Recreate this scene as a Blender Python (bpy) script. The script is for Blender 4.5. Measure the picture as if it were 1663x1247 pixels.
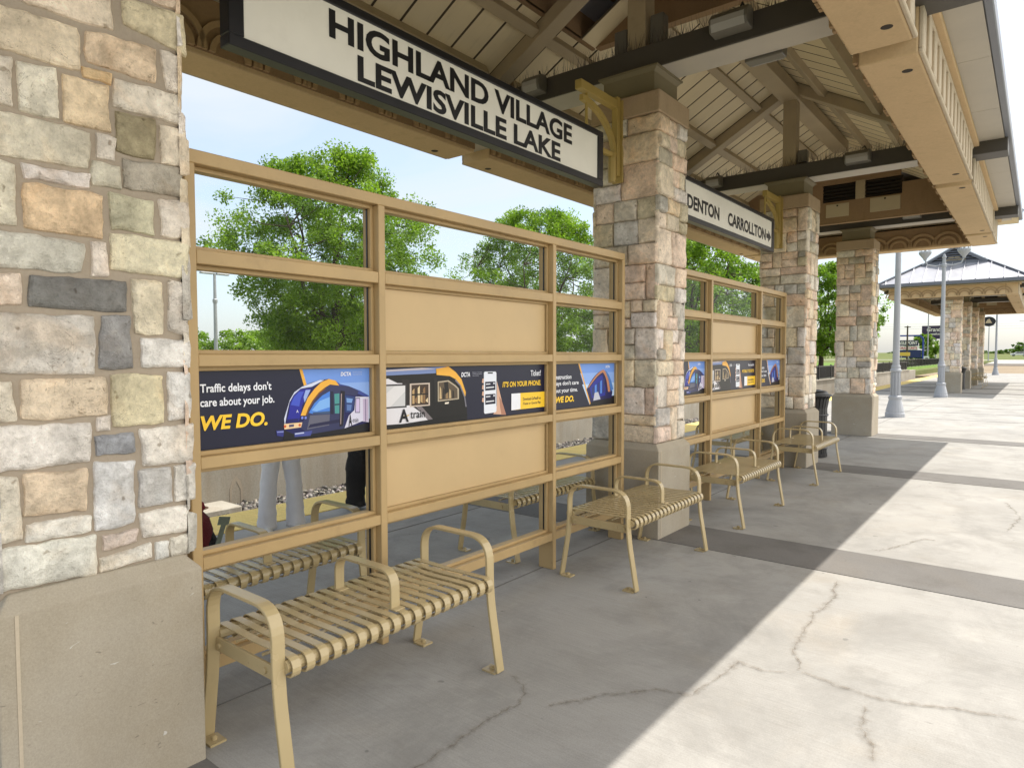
import bpy, math, random
import numpy as np
from mathutils import Vector, Matrix, noise as mnoise
R = math.radians
rnd = random.Random(7)
scene = bpy.context.scene
for o in list(bpy.data.objects):
    bpy.data.objects.remove(o)
COL = scene.collection

# ------------------------------------------------------------------ camera
CAM_H = 1.5
F_PX, YAW, PITCH, ROLL = 1073.65, 38.614, 2.464, -0.097
cd = bpy.data.cameras.new('Camera')
cam = bpy.data.objects.new('Camera', cd)
COL.objects.link(cam)
scene.camera = cam
cd.sensor_fit = 'HORIZONTAL'
cd.sensor_width = 36.0
cd.lens = 36.0 * F_PX / 1663.0
cd.clip_start = 0.05
cd.clip_end = 5000
_y, _p, _r = R(YAW), R(PITCH), R(ROLL)
fw = Vector((-math.sin(_y) * math.cos(_p), math.cos(_y) * math.cos(_p), -math.sin(_p)))
rt = Vector((math.cos(_y), math.sin(_y), 0))
up = rt.cross(fw)
rt2 = rt * math.cos(_r) + up * math.sin(_r)
up2 = up * math.cos(_r) - rt * math.sin(_r)
cam.matrix_world = Matrix(((rt2.x, up2.x, -fw.x, 0), (rt2.y, up2.y, -fw.y, 0), (rt2.z, up2.z, -fw.z, CAM_H), (0, 0, 0, 1)))

# ------------------------------------------------------------------ light
SUN_VEC = Vector((0.88, 1.85, 3.98)).normalized()
SUN_EL = math.asin(SUN_VEC.z)
SUN_AZ = math.atan2(SUN_VEC.x, SUN_VEC.y)
world = bpy.data.worlds.new('World')
scene.world = world
world.use_nodes = True
wn = world.node_tree
wn.nodes.clear()
w_out = wn.nodes.new('ShaderNodeOutputWorld')
w_bg = wn.nodes.new('ShaderNodeBackground')
w_sky = wn.nodes.new('ShaderNodeTexSky')
w_sky.sky_type = 'NISHITA'
w_sky.sun_disc = False
w_sky.sun_elevation = SUN_EL
w_sky.sun_rotation = SUN_AZ
w_sky.dust_density = 2.0
w_sky.air_density = 1.0
w_sky.ozone_density = 1.5
w_tc = wn.nodes.new('ShaderNodeTexCoord')
w_map = wn.nodes.new('ShaderNodeMapping')
w_map.inputs['Scale'].default_value = (1.6, 1.6, 4.5)
w_no = wn.nodes.new('ShaderNodeTexNoise')
w_no.inputs['Scale'].default_value = 1.5
w_no.inputs['Detail'].default_value = 7
w_no.inputs['Roughness'].default_value = 0.55
w_no.inputs['Distortion'].default_value = 0.6
w_rp = wn.nodes.new('ShaderNodeValToRGB')
w_rp.color_ramp.elements[0].position = 0.42
w_rp.color_ramp.elements[0].color = (0.42, 0.42, 0.42, 1)
w_rp.color_ramp.elements[1].position = 0.60
w_rp.color_ramp.elements[1].color = (0.9, 0.9, 0.9, 1)
w_mx = wn.nodes.new('ShaderNodeMixRGB')
wn.links.new(w_tc.outputs['Generated'], w_map.inputs['Vector'])
wn.links.new(w_map.outputs[0], w_no.inputs['Vector'])
wn.links.new(w_no.outputs['Fac'], w_rp.inputs[0])
# cloud brightened toward +x, out of view, as added fill for the shade
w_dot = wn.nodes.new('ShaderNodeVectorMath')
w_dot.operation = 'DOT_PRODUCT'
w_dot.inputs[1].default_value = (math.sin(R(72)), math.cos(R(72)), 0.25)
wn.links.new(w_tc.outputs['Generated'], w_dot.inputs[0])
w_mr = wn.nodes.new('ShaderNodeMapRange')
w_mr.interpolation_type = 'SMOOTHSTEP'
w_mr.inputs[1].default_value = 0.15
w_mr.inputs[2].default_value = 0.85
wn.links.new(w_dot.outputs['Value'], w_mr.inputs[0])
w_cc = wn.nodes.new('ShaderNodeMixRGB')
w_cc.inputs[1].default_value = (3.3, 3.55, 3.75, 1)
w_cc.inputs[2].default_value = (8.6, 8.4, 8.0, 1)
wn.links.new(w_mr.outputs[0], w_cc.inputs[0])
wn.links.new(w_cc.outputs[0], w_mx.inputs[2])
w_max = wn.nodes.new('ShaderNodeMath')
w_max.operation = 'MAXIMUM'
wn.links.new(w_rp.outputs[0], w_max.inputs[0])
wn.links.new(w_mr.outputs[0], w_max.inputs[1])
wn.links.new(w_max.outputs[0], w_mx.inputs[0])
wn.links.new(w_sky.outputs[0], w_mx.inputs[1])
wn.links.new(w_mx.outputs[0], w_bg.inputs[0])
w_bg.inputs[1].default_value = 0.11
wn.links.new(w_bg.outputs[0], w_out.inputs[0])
sl = bpy.data.lights.new('sun', 'SUN')
sl.energy = 2.4
sl.angle = R(0.5)
sl.color = (1.0, 0.95, 0.87)
so = bpy.data.objects.new('sun', sl)
COL.objects.link(so)
so.rotation_euler = (-SUN_VEC).to_track_quat('-Z', 'Y').to_euler()
so.location = (0, 0, 30)
scene.view_settings.view_transform = 'Standard'
scene.view_settings.look = 'None'
scene.view_settings.gamma = 1
scene.view_settings.exposure = 1.27
scene.cycles.max_bounces = 10
scene.cycles.diffuse_bounces = 5
scene.cycles.transparent_max_bounces = 16

# ------------------------------------------------------------------ helpers
def lin(r, g, b):
    f = lambda c: (c / 255 / 12.92) if c <= 10 else ((c / 255 + 0.055) / 1.055) ** 2.4
    return (f(r), f(g), f(b))

class NT:
    def __init__(s, name):
        s.m = bpy.data.materials.new(name)
        s.m.use_nodes = True
        s.t = s.m.node_tree
        s.t.nodes.clear()
        s.out = s.t.nodes.new('ShaderNodeOutputMaterial')
        s.p = s.t.nodes.new('ShaderNodeBsdfPrincipled')
        s.t.links.new(s.p.outputs[0], s.out.inputs[0])
        s.tc = s.t.nodes.new('ShaderNodeTexCoord')
    def n(s, typ, **kw):
        nd = s.t.nodes.new('ShaderNode' + typ)
        for k, v in kw.items():
            setattr(nd, k, v)
        return nd
    def l(s, a, b):
        s.t.links.new(a, b)
    def noise(s, scale, detail=4, rough=0.55, stretch=None, dist=0.0, src='Object'):
        nd = s.n('TexNoise')
        nd.inputs['Scale'].default_value = scale
        nd.inputs['Detail'].default_value = detail
        nd.inputs['Roughness'].default_value = rough
        nd.inputs['Distortion'].default_value = dist
        if stretch:
            mp = s.n('Mapping')
            mp.inputs['Scale'].default_value = stretch
            s.l(s.tc.outputs[src], mp.inputs[0])
            s.l(mp.outputs[0], nd.inputs['Vector'])
        else:
            s.l(s.tc.outputs[src], nd.inputs['Vector'])
        return nd.outputs['Fac']
    def ramp(s, fac, a, ca, b, cb):
        r = s.n('ValToRGB')
        r.color_ramp.elements[0].position = a
        r.color_ramp.elements[0].color = (*ca, 1) if len(ca) == 3 else ca
        r.color_ramp.elements[1].position = b
        r.color_ramp.elements[1].color = (*cb, 1) if len(cb) == 3 else cb
        s.l(fac, r.inputs[0])
        return r.outputs[0]
    def mix(s, fac, a, b, mode='MIX'):
        m = s.n('MixRGB', blend_type=mode)
        for i, v in ((0, fac), (1, a), (2, b)):
            if isinstance(v, (int, float)):
                m.inputs[i].default_value = v if i == 0 else (v, v, v, 1)
            elif isinstance(v, tuple):
                m.inputs[i].default_value = (*v, 1)
            else:
                s.l(v, m.inputs[i])
        return m.outputs[0]
    def attr(s, name):
        a = s.n('Attribute')
        a.attribute_name = name
        return a
    def bump(s, h, strength, dist=0.01, prev=None):
        b = s.n('Bump')
        b.inputs['Strength'].default_value = strength
        b.inputs['Distance'].default_value = dist
        s.l(h, b.inputs['Height'])
        if prev is not None:
            s.l(prev, b.inputs['Normal'])
        return b.outputs[0]
    def fin(s, col=None, rough=0.6, metal=0.0, normal=None, spec=0.5):
        if col is not None:
            if isinstance(col, tuple):
                s.p.inputs['Base Color'].default_value = (*col, 1)
            else:
                s.l(col, s.p.inputs['Base Color'])
        if isinstance(rough, (int, float)):
            s.p.inputs['Roughness'].default_value = rough
        else:
            s.l(rough, s.p.inputs['Roughness'])
        s.p.inputs['Metallic'].default_value = metal
        s.p.inputs['Specular IOR Level'].default_value = spec
        if normal is not None:
            s.l(normal, s.p.inputs['Normal'])
        return s.m

def sc(c, k):
    return tuple(x * k for x in c)

def paint(name, c, rough=0.45, var=0.12, grime=0.25, bump=0.05, spec=0.5, metal=0.0, chips=0.0):
    s = NT(name)
    n1 = s.noise(2.2, 5)
    n2 = s.noise(38, 3)
    col = s.mix(s.ramp(n1, 0.35, (0, 0, 0), 0.7, (1, 1, 1)), sc(c, 1 - var), sc(c, 1 + var * 0.5))
    dirt = s.ramp(s.noise(6, 8, 0.7), 0.56, (0, 0, 0), 0.78, (1, 1, 1))
    col = s.mix(s.mix(grime, 0.0, dirt), col, sc((c[0] * 0.8, c[1] * 0.72, c[2] * 0.62), 0.5))
    if chips:
        ch = s.ramp(s.noise(26, 3, 0.55, None, 0.6), 0.735, (0, 0, 0), 0.76, (chips,) * 3)
        col = s.mix(ch, col, (0.10, 0.065, 0.035))
        dr = s.ramp(s.noise(14, 4, 0.6, (1, 1, 0.12)), 0.58, (0, 0, 0), 0.85, (0.28,) * 3)
        col = s.mix(dr, col, sc(c, 0.6))
    rg = s.n('MapRange')
    rg.inputs[3].default_value = rough - 0.08
    rg.inputs[4].default_value = rough + 0.12
    s.l(n1, rg.inputs[0])
    return s.fin(col, rg.outputs[0], metal, s.bump(n2, bump, 0.004), spec)

def plaster(name, c, var=0.18, bump=0.25, sscale=55):
    s = NT(name)
    n1 = s.noise(1.6, 6, 0.6)
    n2 = s.noise(sscale, 5, 0.65)
    n3 = s.noise(9, 5, 0.6, (1, 1, 0.25))
    col = s.mix(n1, sc(c, 1 - var), sc(c, 1 + var))
    col = s.mix(s.ramp(n3, 0.55, (0, 0, 0), 0.75, (0.45, 0.45, 0.45)), col, sc(c, 0.62))
    col = s.mix(0.25, col, s.ramp(n2, 0.3, sc(c, 0.75), 0.7, sc(c, 1.2)))
    return s.fin(col, 0.9, 0, s.bump(n2, bump, 0.004), 0.25)

def tintmat(name, rough=0.6, var=0.12, scale=8, bump=0.0, spec=0.4, bscale=60, attr='tint'):
    s = NT(name)
    a = s.attr(attr).outputs['Color']
    n1 = s.noise(scale, 5)
    k = s.ramp(n1, 0.3, (1 - var,) * 3, 0.7, (1 + var,) * 3)
    col = s.mix(1.0, a, k, 'MULTIPLY')
    nm = s.bump(s.noise(bscale, 4), bump, 0.004) if bump else None
    return s.fin(col, rough, 0, nm, spec)

class MB:
    def __init__(s):
        s.v, s.f, s.c, s.mi, s.sm = [], [], [], [], []
        s.col = None
        s.mat = 0
    def add(s, vs, fs):
        b = len(s.v)
        s.v.extend([tuple(v) for v in vs])
        for f in fs:
            s.f.append(tuple(i + b for i in f))
            s.c.append(s.col)
            s.mi.append(s.mat)
    def box(s, x0, x1, y0, y1, z0, z1):
        s.add([(x0, y0, z0), (x1, y0, z0), (x1, y1, z0), (x0, y1, z0), (x0, y0, z1), (x1, y0, z1), (x1, y1, z1), (x0, y1, z1)],
              [(0, 3, 2, 1), (4, 5, 6, 7), (0, 1, 5, 4), (1, 2, 6, 5), (2, 3, 7, 6), (3, 0, 4, 7)])
        return s
    def prism(s, poly, ext):
        n = len(poly)
        e = Vector(ext)
        vs = [Vector(p) for p in poly] + [Vector(p) + e for p in poly]
        fs = [tuple(range(n - 1, -1, -1)), tuple(range(n, 2 * n))]
        fs += [(i, (i + 1) % n, n + (i + 1) % n, n + i) for i in range(n)]
        s.add(vs, fs)
        return s
    def bar(s, p0, p1, w, h, upv=(0, 0, 1)):
        p0, p1 = Vector(p0), Vector(p1)
        d = (p1 - p0).normalized()
        sd = d.cross(Vector(upv)).normalized() * w / 2
        u = sd.cross(d).normalized() * h / 2
        vs = [p + a * sd + b * u for p in (p0, p1) for a, b in ((-1, -1), (1, -1), (1, 1), (-1, 1))]
        s.add(vs, [(0, 1, 2, 3), (7, 6, 5, 4), (0, 4, 5, 1), (1, 5, 6, 2), (2, 6, 7, 3), (3, 7, 4, 0)])
        return s
    def tube(s, pts, r, n=8, cap=True):
        pts = [Vector(p) for p in pts]
        rs = r if isinstance(r, (list, tuple)) else [r] * len(pts)
        vs, prev = [], None
        for i, p in enumerate(pts):
            d = (pts[min(i + 1, len(pts) - 1)] - pts[max(i - 1, 0)]).normalized()
            ref = prev if prev is not None else (Vector((1, 0, 0)) if abs(d.x) < 0.8 else Vector((0, 1, 0)))
            a = (ref - d * ref.dot(d)).normalized()
            prev = a
            b = d.cross(a)
            for k in range(n):
                t = 2 * math.pi * k / n
                vs.append(p + (a * math.cos(t) + b * math.sin(t)) * rs[i])
        fs = []
        for i in range(len(pts) - 1):
            for k in range(n):
                fs.append((i * n + k, i * n + (k + 1) % n, (i + 1) * n + (k + 1) % n, (i + 1) * n + k))
        if cap:
            fs.append(tuple(range(n - 1, -1, -1)))
            fs.append(tuple(range((len(pts) - 1) * n, len(pts) * n)))
        s.add(vs, fs)
        return s
    def lathe(s, prof, cx=0, cy=0, n=16, flute=0.0, nf=12):
        vs, fs = [], []
        for r, z in prof:
            for k in range(n):
                t = 2 * math.pi * k / n
                rr = r
                vs.append((cx + rr * math.cos(t), cy + rr * math.sin(t), z))
        m = len(prof)
        for i in range(m - 1):
            for k in range(n):
                fs.append((i * n + k, i * n + (k + 1) % n, (i + 1) * n + (k + 1) % n, (i + 1) * n + k))
        fs.append(tuple(range(n - 1, -1, -1)))
        fs.append(tuple(range((m - 1) * n, m * n)))
        s.add(vs, fs)
        return s
    def sweep(s, path, width, thick, axis='Y', off=0.0):
        # flat bar following a path in the x-z plane, `width` along y
        n = len(path)
        ps = [Vector((p[0], 0, p[1])) for p in path]
        a, b = [], []
        for i, p in enumerate(ps):
            d = (ps[min(i + 1, n - 1)] - ps[max(i - 1, 0)]).normalized()
            nn = Vector((-d.z, 0, d.x)) * thick / 2
            a.append(p + nn)
            b.append(p - nn)
        vs = []
        for i in range(n):
            for q, yy in ((a[i], -1), (a[i], 1), (b[i], 1), (b[i], -1)):
                vs.append((q.x, off + yy * width / 2, q.z))
        fs = []
        for i in range(n - 1):
            for k in range(4):
                fs.append((i * 4 + k, i * 4 + (k + 1) % 4, (i + 1) * 4 + (k + 1) % 4, (i + 1) * 4 + k))
        fs += [(3, 2, 1, 0), tuple((n - 1) * 4 + k for k in range(4))]
        s.add(vs, fs)
        return s
    def build(s, name, mats, parent=None, loc=None, bevel=0.0, smooth=False, kind=None, seg=1):
        me = bpy.data.meshes.new(name)
        me.from_pydata(s.v, [], s.f)
        if not isinstance(mats, (list, tuple)):
            mats = [mats]
        for m in mats:
            me.materials.append(m)
        if len(mats) > 1:
            me.polygons.foreach_set('material_index', s.mi)
        if any(c is not None for c in s.c):
            at = me.attributes.new('tint', 'FLOAT_COLOR', 'CORNER')
            arr = []
            for f, c in zip(s.f, s.c):
                arr.extend(list((c or (0.5, 0.5, 0.5)) + (1.0,)) * len(f))
            at.data.foreach_set('color', arr)
        if s.sm and len(s.sm) == len(me.polygons):
            me.polygons.foreach_set('use_smooth', s.sm)
        elif smooth:
            me.polygons.foreach_set('use_smooth', [True] * len(me.polygons))
        me.update()
        o = bpy.data.objects.new(name, me)
        COL.objects.link(o)
        if parent is not None:
            o.parent = parent
        if loc is not None:
            o.location = loc
        if bevel:
            b = o.modifiers.new('bevel', 'BEVEL')
            b.width = bevel
            b.segments = seg
            b.limit_method = 'ANGLE'
            b.angle_limit = R(40)
        if kind:
            o['kind'] = kind
        return o

def tag(o, label, cat, group=None):
    o['label'] = label
    o['category'] = cat
    if group:
        o['group'] = group
    return o

def thing(name, label, cat, loc=(0, 0, 0), group=None, rz=0.0):
    o = bpy.data.objects.new(name, None)
    COL.objects.link(o)
    o.empty_display_size = 0.2
    o.location = loc
    o.rotation_euler = (0, 0, rz)
    return tag(o, label, cat, group)

def kids(o):
    return [c for c in bpy.data.objects if c.parent == o]

def dup(o, delta, label=None, parent=None):
    c = o.copy()
    COL.objects.link(c)
    if parent is not None:
        c.parent = parent
    else:
        c.location = Vector(o.location) + Vector(delta)
        if label:
            c['label'] = label
    for k in kids(o):
        dup(k, None, None, c)
    return c

def text_geo(body, cap_h=None, width=None, offset=0.0, align='LEFT', shear=0.0, space=1.0, line=1.0):
    cu = bpy.data.curves.new('lettering', 'FONT')
    cu.body = body
    cu.size = 1.0
    cu.offset = offset
    cu.align_x = align
    cu.shear = shear
    cu.space_character = space
    cu.space_line = line
    cu.resolution_u = 4
    ob = bpy.data.objects.new('lettering', cu)
    COL.objects.link(ob)
    bpy.context.view_layer.update()
    me = bpy.data.meshes.new_from_object(ob.evaluated_get(bpy.context.evaluated_depsgraph_get()))
    vs = [(v.co.x, v.co.y) for v in me.vertices]
    fs = [tuple(p.vertices) for p in me.polygons]
    bpy.data.objects.remove(ob)
    bpy.data.curves.remove(cu)
    bpy.data.meshes.remove(me)
    return vs, fs

def text_box(body, x0, x1, z0, z1, offset=0.02, shear=0.0, space=1.0):
    """text stretched so that its ink fills x0..x1, z0..z1"""
    vs, fs = text_geo(body, offset=offset, shear=shear, space=space)
    if not vs:
        return [], []
    ax, bx = min(v[0] for v in vs), max(v[0] for v in vs)
    az, bz = min(v[1] for v in vs), max(v[1] for v in vs)
    return [(x0 + (v[0] - ax) / (bx - ax) * (x1 - x0), z0 + (v[1] - az) / (bz - az) * (z1 - z0)) for v in vs], fs

def bez(pts, n=6, r=0.1):
    """polyline with rounded corners in 2D"""
    out = [pts[0]]
    for i in range(1, len(pts) - 1):
        p, a, b = (np.array(pts[k], float) for k in (i, i - 1, i + 1))
        la, lb = np.linalg.norm(a - p), np.linalg.norm(b - p)
        rr = min(r, la * 0.49, lb * 0.49)
        s, e = p + (a - p) / la * rr, p + (b - p) / lb * rr
        for k in range(n + 1):
            t = k / n
            q = s * (1 - t) ** 2 + 2 * p * t * (1 - t) + e * t * t
            out.append((float(q[0]), float(q[1])))
    out.append(pts[-1])
    return out

# ------------------------------------------------------------------ materials
TAN = (0.475, 0.328, 0.152)
M = {}
M['frame'] = paint('tan_frame_paint', TAN, 0.45, 0.12, 0.35, 0.06, chips=0.35)
M['bench'] = paint('bench_enamel', (0.47, 0.367, 0.195), 0.22, 0.08, 0.15, 0.02, 0.6, chips=0.5)
M['filler'] = paint('tan_panel_paint', (0.57, 0.405, 0.205), 0.42, 0.06, 0.08, 0.04)
M['gold'] = paint('ochre_bracket_paint', (0.42, 0.30, 0.09), 0.45, 0.1, 0.2, 0.06)
M['beam'] = paint('brown_beam_paint', (0.062, 0.054, 0.043), 0.5, 0.12, 0.15, 0.06)
M['soffitpaint'] = paint('taupe_paint', (0.46, 0.42, 0.35), 0.5, 0.08, 0.1, 0.05)
M['timber'] = paint('taupe_rafter_paint', (0.40, 0.32, 0.195), 0.55, 0.1, 0.25, 0.08)
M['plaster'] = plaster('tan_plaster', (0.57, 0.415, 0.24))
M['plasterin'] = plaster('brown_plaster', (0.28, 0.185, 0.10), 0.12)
M['jointshade'] = paint('joint_shade_and_dirt', (0.10, 0.075, 0.045), 0.8, 0.2, 0.1, 0.1)  # groove shade, with some dirt, painted dark onto the plank joint faces
M['relief'] = plaster('relief_plaster', (0.38, 0.26, 0.14), 0.12)
M['cap'] = plaster('pink_tan_plaster', (0.42, 0.31, 0.205), 0.12)
M['trim'] = plaster('light_plaster', (0.52, 0.44, 0.33), 0.1)
M['castbase'] = None
M['black'] = paint('black_paint', (0.012, 0.012, 0.013), 0.35, 0.1, 0.1, 0.05)
M['signblack'] = paint('sign_black', (0.008, 0.008, 0.010), 0.3, 0.1, 0.05, 0.03)
M['signface'] = paint('sign_face', (0.80, 0.765, 0.68), 0.4, 0.06, 0.10, 0.02)
M['dark'] = paint('dark_void', (0.035, 0.026, 0.018), 0.8, 0.2, 0.1, 0.1)
M['olive'] = paint('olive_plaster', (0.20, 0.165, 0.095), 0.7, 0.1, 0.2, 0.1)
M['access'] = paint('cream_panel', (0.47, 0.39, 0.25), 0.5, 0.05, 0.08, 0.03)
M['lampgrey'] = paint('grey_lamp_paint', (0.37, 0.385, 0.415), 0.4, 0.08, 0.08, 0.05)
M['fixture'] = paint('grey_fixture', (0.14, 0.13, 0.105), 0.35, 0.1, 0.15, 0.03)
M['lens'] = paint('fixture_lens', (0.35, 0.34, 0.31), 0.15, 0.05, 0.1, 0.0)
M['roofmetal'] = paint('grey_roof_metal', (0.42, 0.42, 0.45), 0.32, 0.06, 0.08, 0.02, 0.6, 0.3)
M['gutter'] = paint('slate_gutter', (0.15, 0.16, 0.19), 0.4, 0.08, 0.08, 0.03)
M['spike'] = paint('spike_wire', (0.07, 0.06, 0.05), 0.4, 0.1, 0.1, 0.0)
M['steel'] = paint('galv_steel', (0.33, 0.34, 0.36), 0.4, 0.08, 0.1, 0.02, 0.5, 0.5)
M['bark'] = plaster('bark', (0.085, 0.065, 0.048), 0.3, 0.6, 30)
M['tint'] = tintmat('printed_sheet', 0.32, 0.04, 3)
M['tintrough'] = tintmat('coloured_coat', 0.7, 0.12, 6, 0.1)

def m_concrete(name, c, streak=True):
    s = NT(name)
    big = s.noise(0.55, 6, 0.62)
    mid = s.noise(2.4, 6, 0.66)
    fine = s.noise(150, 3, 0.6)
    col = s.mix(s.ramp(big, 0.36, (0, 0, 0), 0.66, (1, 1, 1)), sc(c, 0.76), sc(c, 1.10))
    col = s.mix(s.ramp(mid, 0.50, (0, 0, 0), 0.72, (0.95, 0.95, 0.95)), col, (c[0] * 0.60, c[1] * 0.585, c[2] * 0.56))
    rust = s.ramp(s.noise(0.8, 5, 0.6, (1, 1, 1), 1.2), 0.55, (0, 0, 0), 0.75, (0.4, 0.4, 0.4))
    col = s.mix(rust, col, (c[0] * 1.02, c[1] * 0.86, c[2] * 0.66))
    col = s.mix(0.30, col, s.ramp(fine, 0.3, sc(c, 0.62), 0.7, sc(c, 1.32)))
    spots = s.ramp(s.noise(11.0, 2, 0.4), 0.745, (0, 0, 0), 0.765, (0.8, 0.8, 0.8))
    col = s.mix(spots, col, sc(c, 0.4))
    if streak:
        st = s.noise(1.0, 4, 0.7, (3.0, 95.0, 1.0))
        col = s.mix(0.17, col, s.ramp(st, 0.3, sc(c, 0.5), 0.7, sc(c, 1.3)))
        pt = s.ramp(s.noise(1.0, 9, 0.74, (1.3, 1, 1), 0.5), 0.47, (0, 0, 0), 0.66, (0.62, 0.62, 0.62))
        col = s.mix(pt, col, sc(c, 0.60))
        lt = s.ramp(s.noise(1.6, 8, 0.7, (1.2, 1, 1), 0.4), 0.55, (0, 0, 0), 0.72, (0.35, 0.35, 0.35))
        col = s.mix(lt, col, sc(c, 1.35))
        nm = s.bump(st, 0.25, 0.003)
    else:
        nm = None
    nm = s.bump(fine, 0.25, 0.002, nm)
    return s.fin(col, 0.85, 0, nm, 0.3)
M['deck'] = m_concrete('platform_concrete', (0.37, 0.356, 0.33))
M['band'] = m_concrete('dark_paver_concrete', (0.180, 0.170, 0.158), False)
M['wallc'] = None

def m_castbase():
    s = NT('cast_stone')
    c = (0.41, 0.36, 0.28)
    big = s.noise(2.2, 6, 0.6)
    fine = s.noise(170, 3, 0.7)
    st = s.noise(5, 5, 0.6, (1, 1, 0.2))
    col = s.mix(s.ramp(big, 0.35, (0, 0, 0), 0.68, (1, 1, 1)), (c[0] * 0.86, c[1] * 0.83, c[2] * 0.78), (c[0] * 1.05, c[1] * 1.07, c[2] * 1.12))
    col = s.mix(s.ramp(st, 0.5, (0, 0, 0), 0.8, (0.5, 0.5, 0.5)), col, sc(c, 0.72))
    col = s.mix(0.3, col, s.ramp(fine, 0.3, sc(c, 0.65), 0.7, sc(c, 1.3)))
    marks = s.ramp(s.noise(5, 3, 0.5, (1, 3, 9), 1.5), 0.71, (0, 0, 0), 0.74, (0.6, 0.6, 0.6))
    col = s.mix(marks, col, sc(c, 0.4))
    chips = s.ramp(s.noise(6.3, 3, 0.5, (1, 2, 6), 1.0), 0.735, (0, 0, 0), 0.75, (0.8, 0.8, 0.8))
    col = s.mix(chips, col, (0.62, 0.6, 0.55))
    return s.fin(col, 0.85, 0, s.bump(fine, 0.2, 0.002), 0.3)
M['castbase'] = m_castbase()

def m_retwall():
    s = NT('weathered_wall_concrete')
    c = (0.40, 0.365, 0.305)
    big = s.noise(0.9, 7, 0.65)
    st = s.noise(2.5, 6, 0.7, (1, 1, 0.14))
    fine = s.noise(40, 4, 0.7)
    col = s.mix(s.ramp(big, 0.3, (0, 0, 0), 0.7, (1, 1, 1)), sc(c, 0.72), sc(c, 1.15))
    col = s.mix(s.ramp(st, 0.48, (0, 0, 0), 0.75, (0.85, 0.85, 0.85)), col, (c[0] * 0.62, c[1] * 0.52, c[2] * 0.42))
    col = s.mix(0.22, col, s.ramp(fine, 0.3, sc(c, 0.5), 0.7, sc(c, 1.4)))
    return s.fin(col, 0.9, 0, s.bump(fine, 0.3, 0.006), 0.2)
M['wallc'] = m_retwall()

def m_stone():
    s = NT('limestone')
    a = s.attr('tint').outputs['Color']
    n1 = s.noise(7, 6, 0.62, None, 0.4)
    n2 = s.noise(34, 6, 0.72)
    n3 = s.noise(120, 4, 0.7)
    col = s.mix(1.0, a, s.ramp(n1, 0.30, (0.72, 0.71, 0.695), 0.62, (1.24, 1.23, 1.21)), 'MULTIPLY')
    col = s.mix(1.0, col, s.ramp(n2, 0.25, (0.70, 0.69, 0.67), 0.62, (1.10, 1.10, 1.10)), 'MULTIPLY')
    pat = s.ramp(s.noise(3.6, 4, 0.6, None, 0.8), 0.52, (0, 0, 0), 0.68, (0.30, 0.30, 0.30))
    col = s.mix(pat, col, s.mix(1.0, col, (1.12, 0.88, 0.62), 'MULTIPLY'))
    gp = s.ramp(s.noise(3.1, 4, 0.6, (1, 1.3, 1.1), 0.8), 0.56, (0, 0, 0), 0.72, (0.4, 0.4, 0.4))
    col = s.mix(gp, col, s.mix(1.0, col, (0.72, 0.78, 0.78), 'MULTIPLY'))
    pits = s.ramp(s.noise(28, 2, 0.4), 0.70, (0, 0, 0), 0.76, (0.75, 0.75, 0.75))
    col = s.mix(pits, col, s.mix(1.0, col, (0.45, 0.4, 0.34), 'MULTIPLY'))
    vein = s.ramp(s.noise(6.5, 4, 0.6, None, 1.8), 0.492, (1, 1, 1), 0.5, (0.45, 0.40, 0.34))
    vein2 = s.ramp(s.noise(6.5, 4, 0.6, None, 1.8), 0.5, (0, 0, 0), 0.508, (1, 1, 1))
    vm = s.mix(1.0, vein, vein2, 'LIGHTEN')
    vmask = s.ramp(s.noise(4.2, 3, 0.5, (1.2, 1, 1)), 0.46, (0, 0, 0), 0.60, (0.75, 0.75, 0.75))
    col = s.mix(vmask, col, s.mix(1.0, col, vm, 'MULTIPLY'))
    nm = s.bump(n1, 0.6, 0.035)
    nm = s.bump(n2, 0.85, 0.016, nm)
    nm = s.bump(n3, 0.8, 0.005, nm)
    return s.fin(col, 0.93, 0, nm, 0.2)
M['stone'] = m_stone()
M['mortar'] = plaster('brown_mortar', (0.36, 0.30, 0.232), 0.14, 0.5, 90)

def m_deckboard():
    s = NT('painted_plank')
    c = (0.72, 0.61, 0.39)
    n1 = s.noise(1.3, 5)
    st = s.noise(3, 4, 0.6, (1.2, 6, 1.2))
    col = s.mix(n1, sc(c, 0.85), sc(c, 1.1))
    col = s.mix(s.ramp(st, 0.55, (0, 0, 0), 0.8, (0.4, 0.4, 0.4)), col, sc(c, 0.68))
    return s.fin(col, 0.5, 0, s.bump(s.noise(30, 3), 0.05, 0.003), 0.35)
M['plank'] = m_deckboard()

def m_leaf(name, c1, c2):
    s = NT(name)
    a = s.attr('tint').outputs['Fac']
    col = s.mix(a, c1, c2)
    s.fin(col, 0.5, 0, None, 0.35)
    tr = s.n('BsdfTranslucent')
    s.l(s.mix(1.0, col, (1.5, 1.7, 0.8), 'MULTIPLY'), tr.inputs[0])
    mx = s.n('MixShader')
    mx.inputs[0].default_value = 0.38
    s.l(s.p.outputs[0], mx.inputs[1])
    s.l(tr.outputs[0], mx.inputs[2])
    s.l(mx.outputs[0], s.out.inputs[0])
    return s.m
M['leaf'] = m_leaf('elm_leaf', (0.060, 0.125, 0.012), (0.245, 0.365, 0.04))
M['leafdark'] = m_leaf('oak_leaf', (0.040, 0.085, 0.012), (0.13, 0.22, 0.03))

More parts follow.
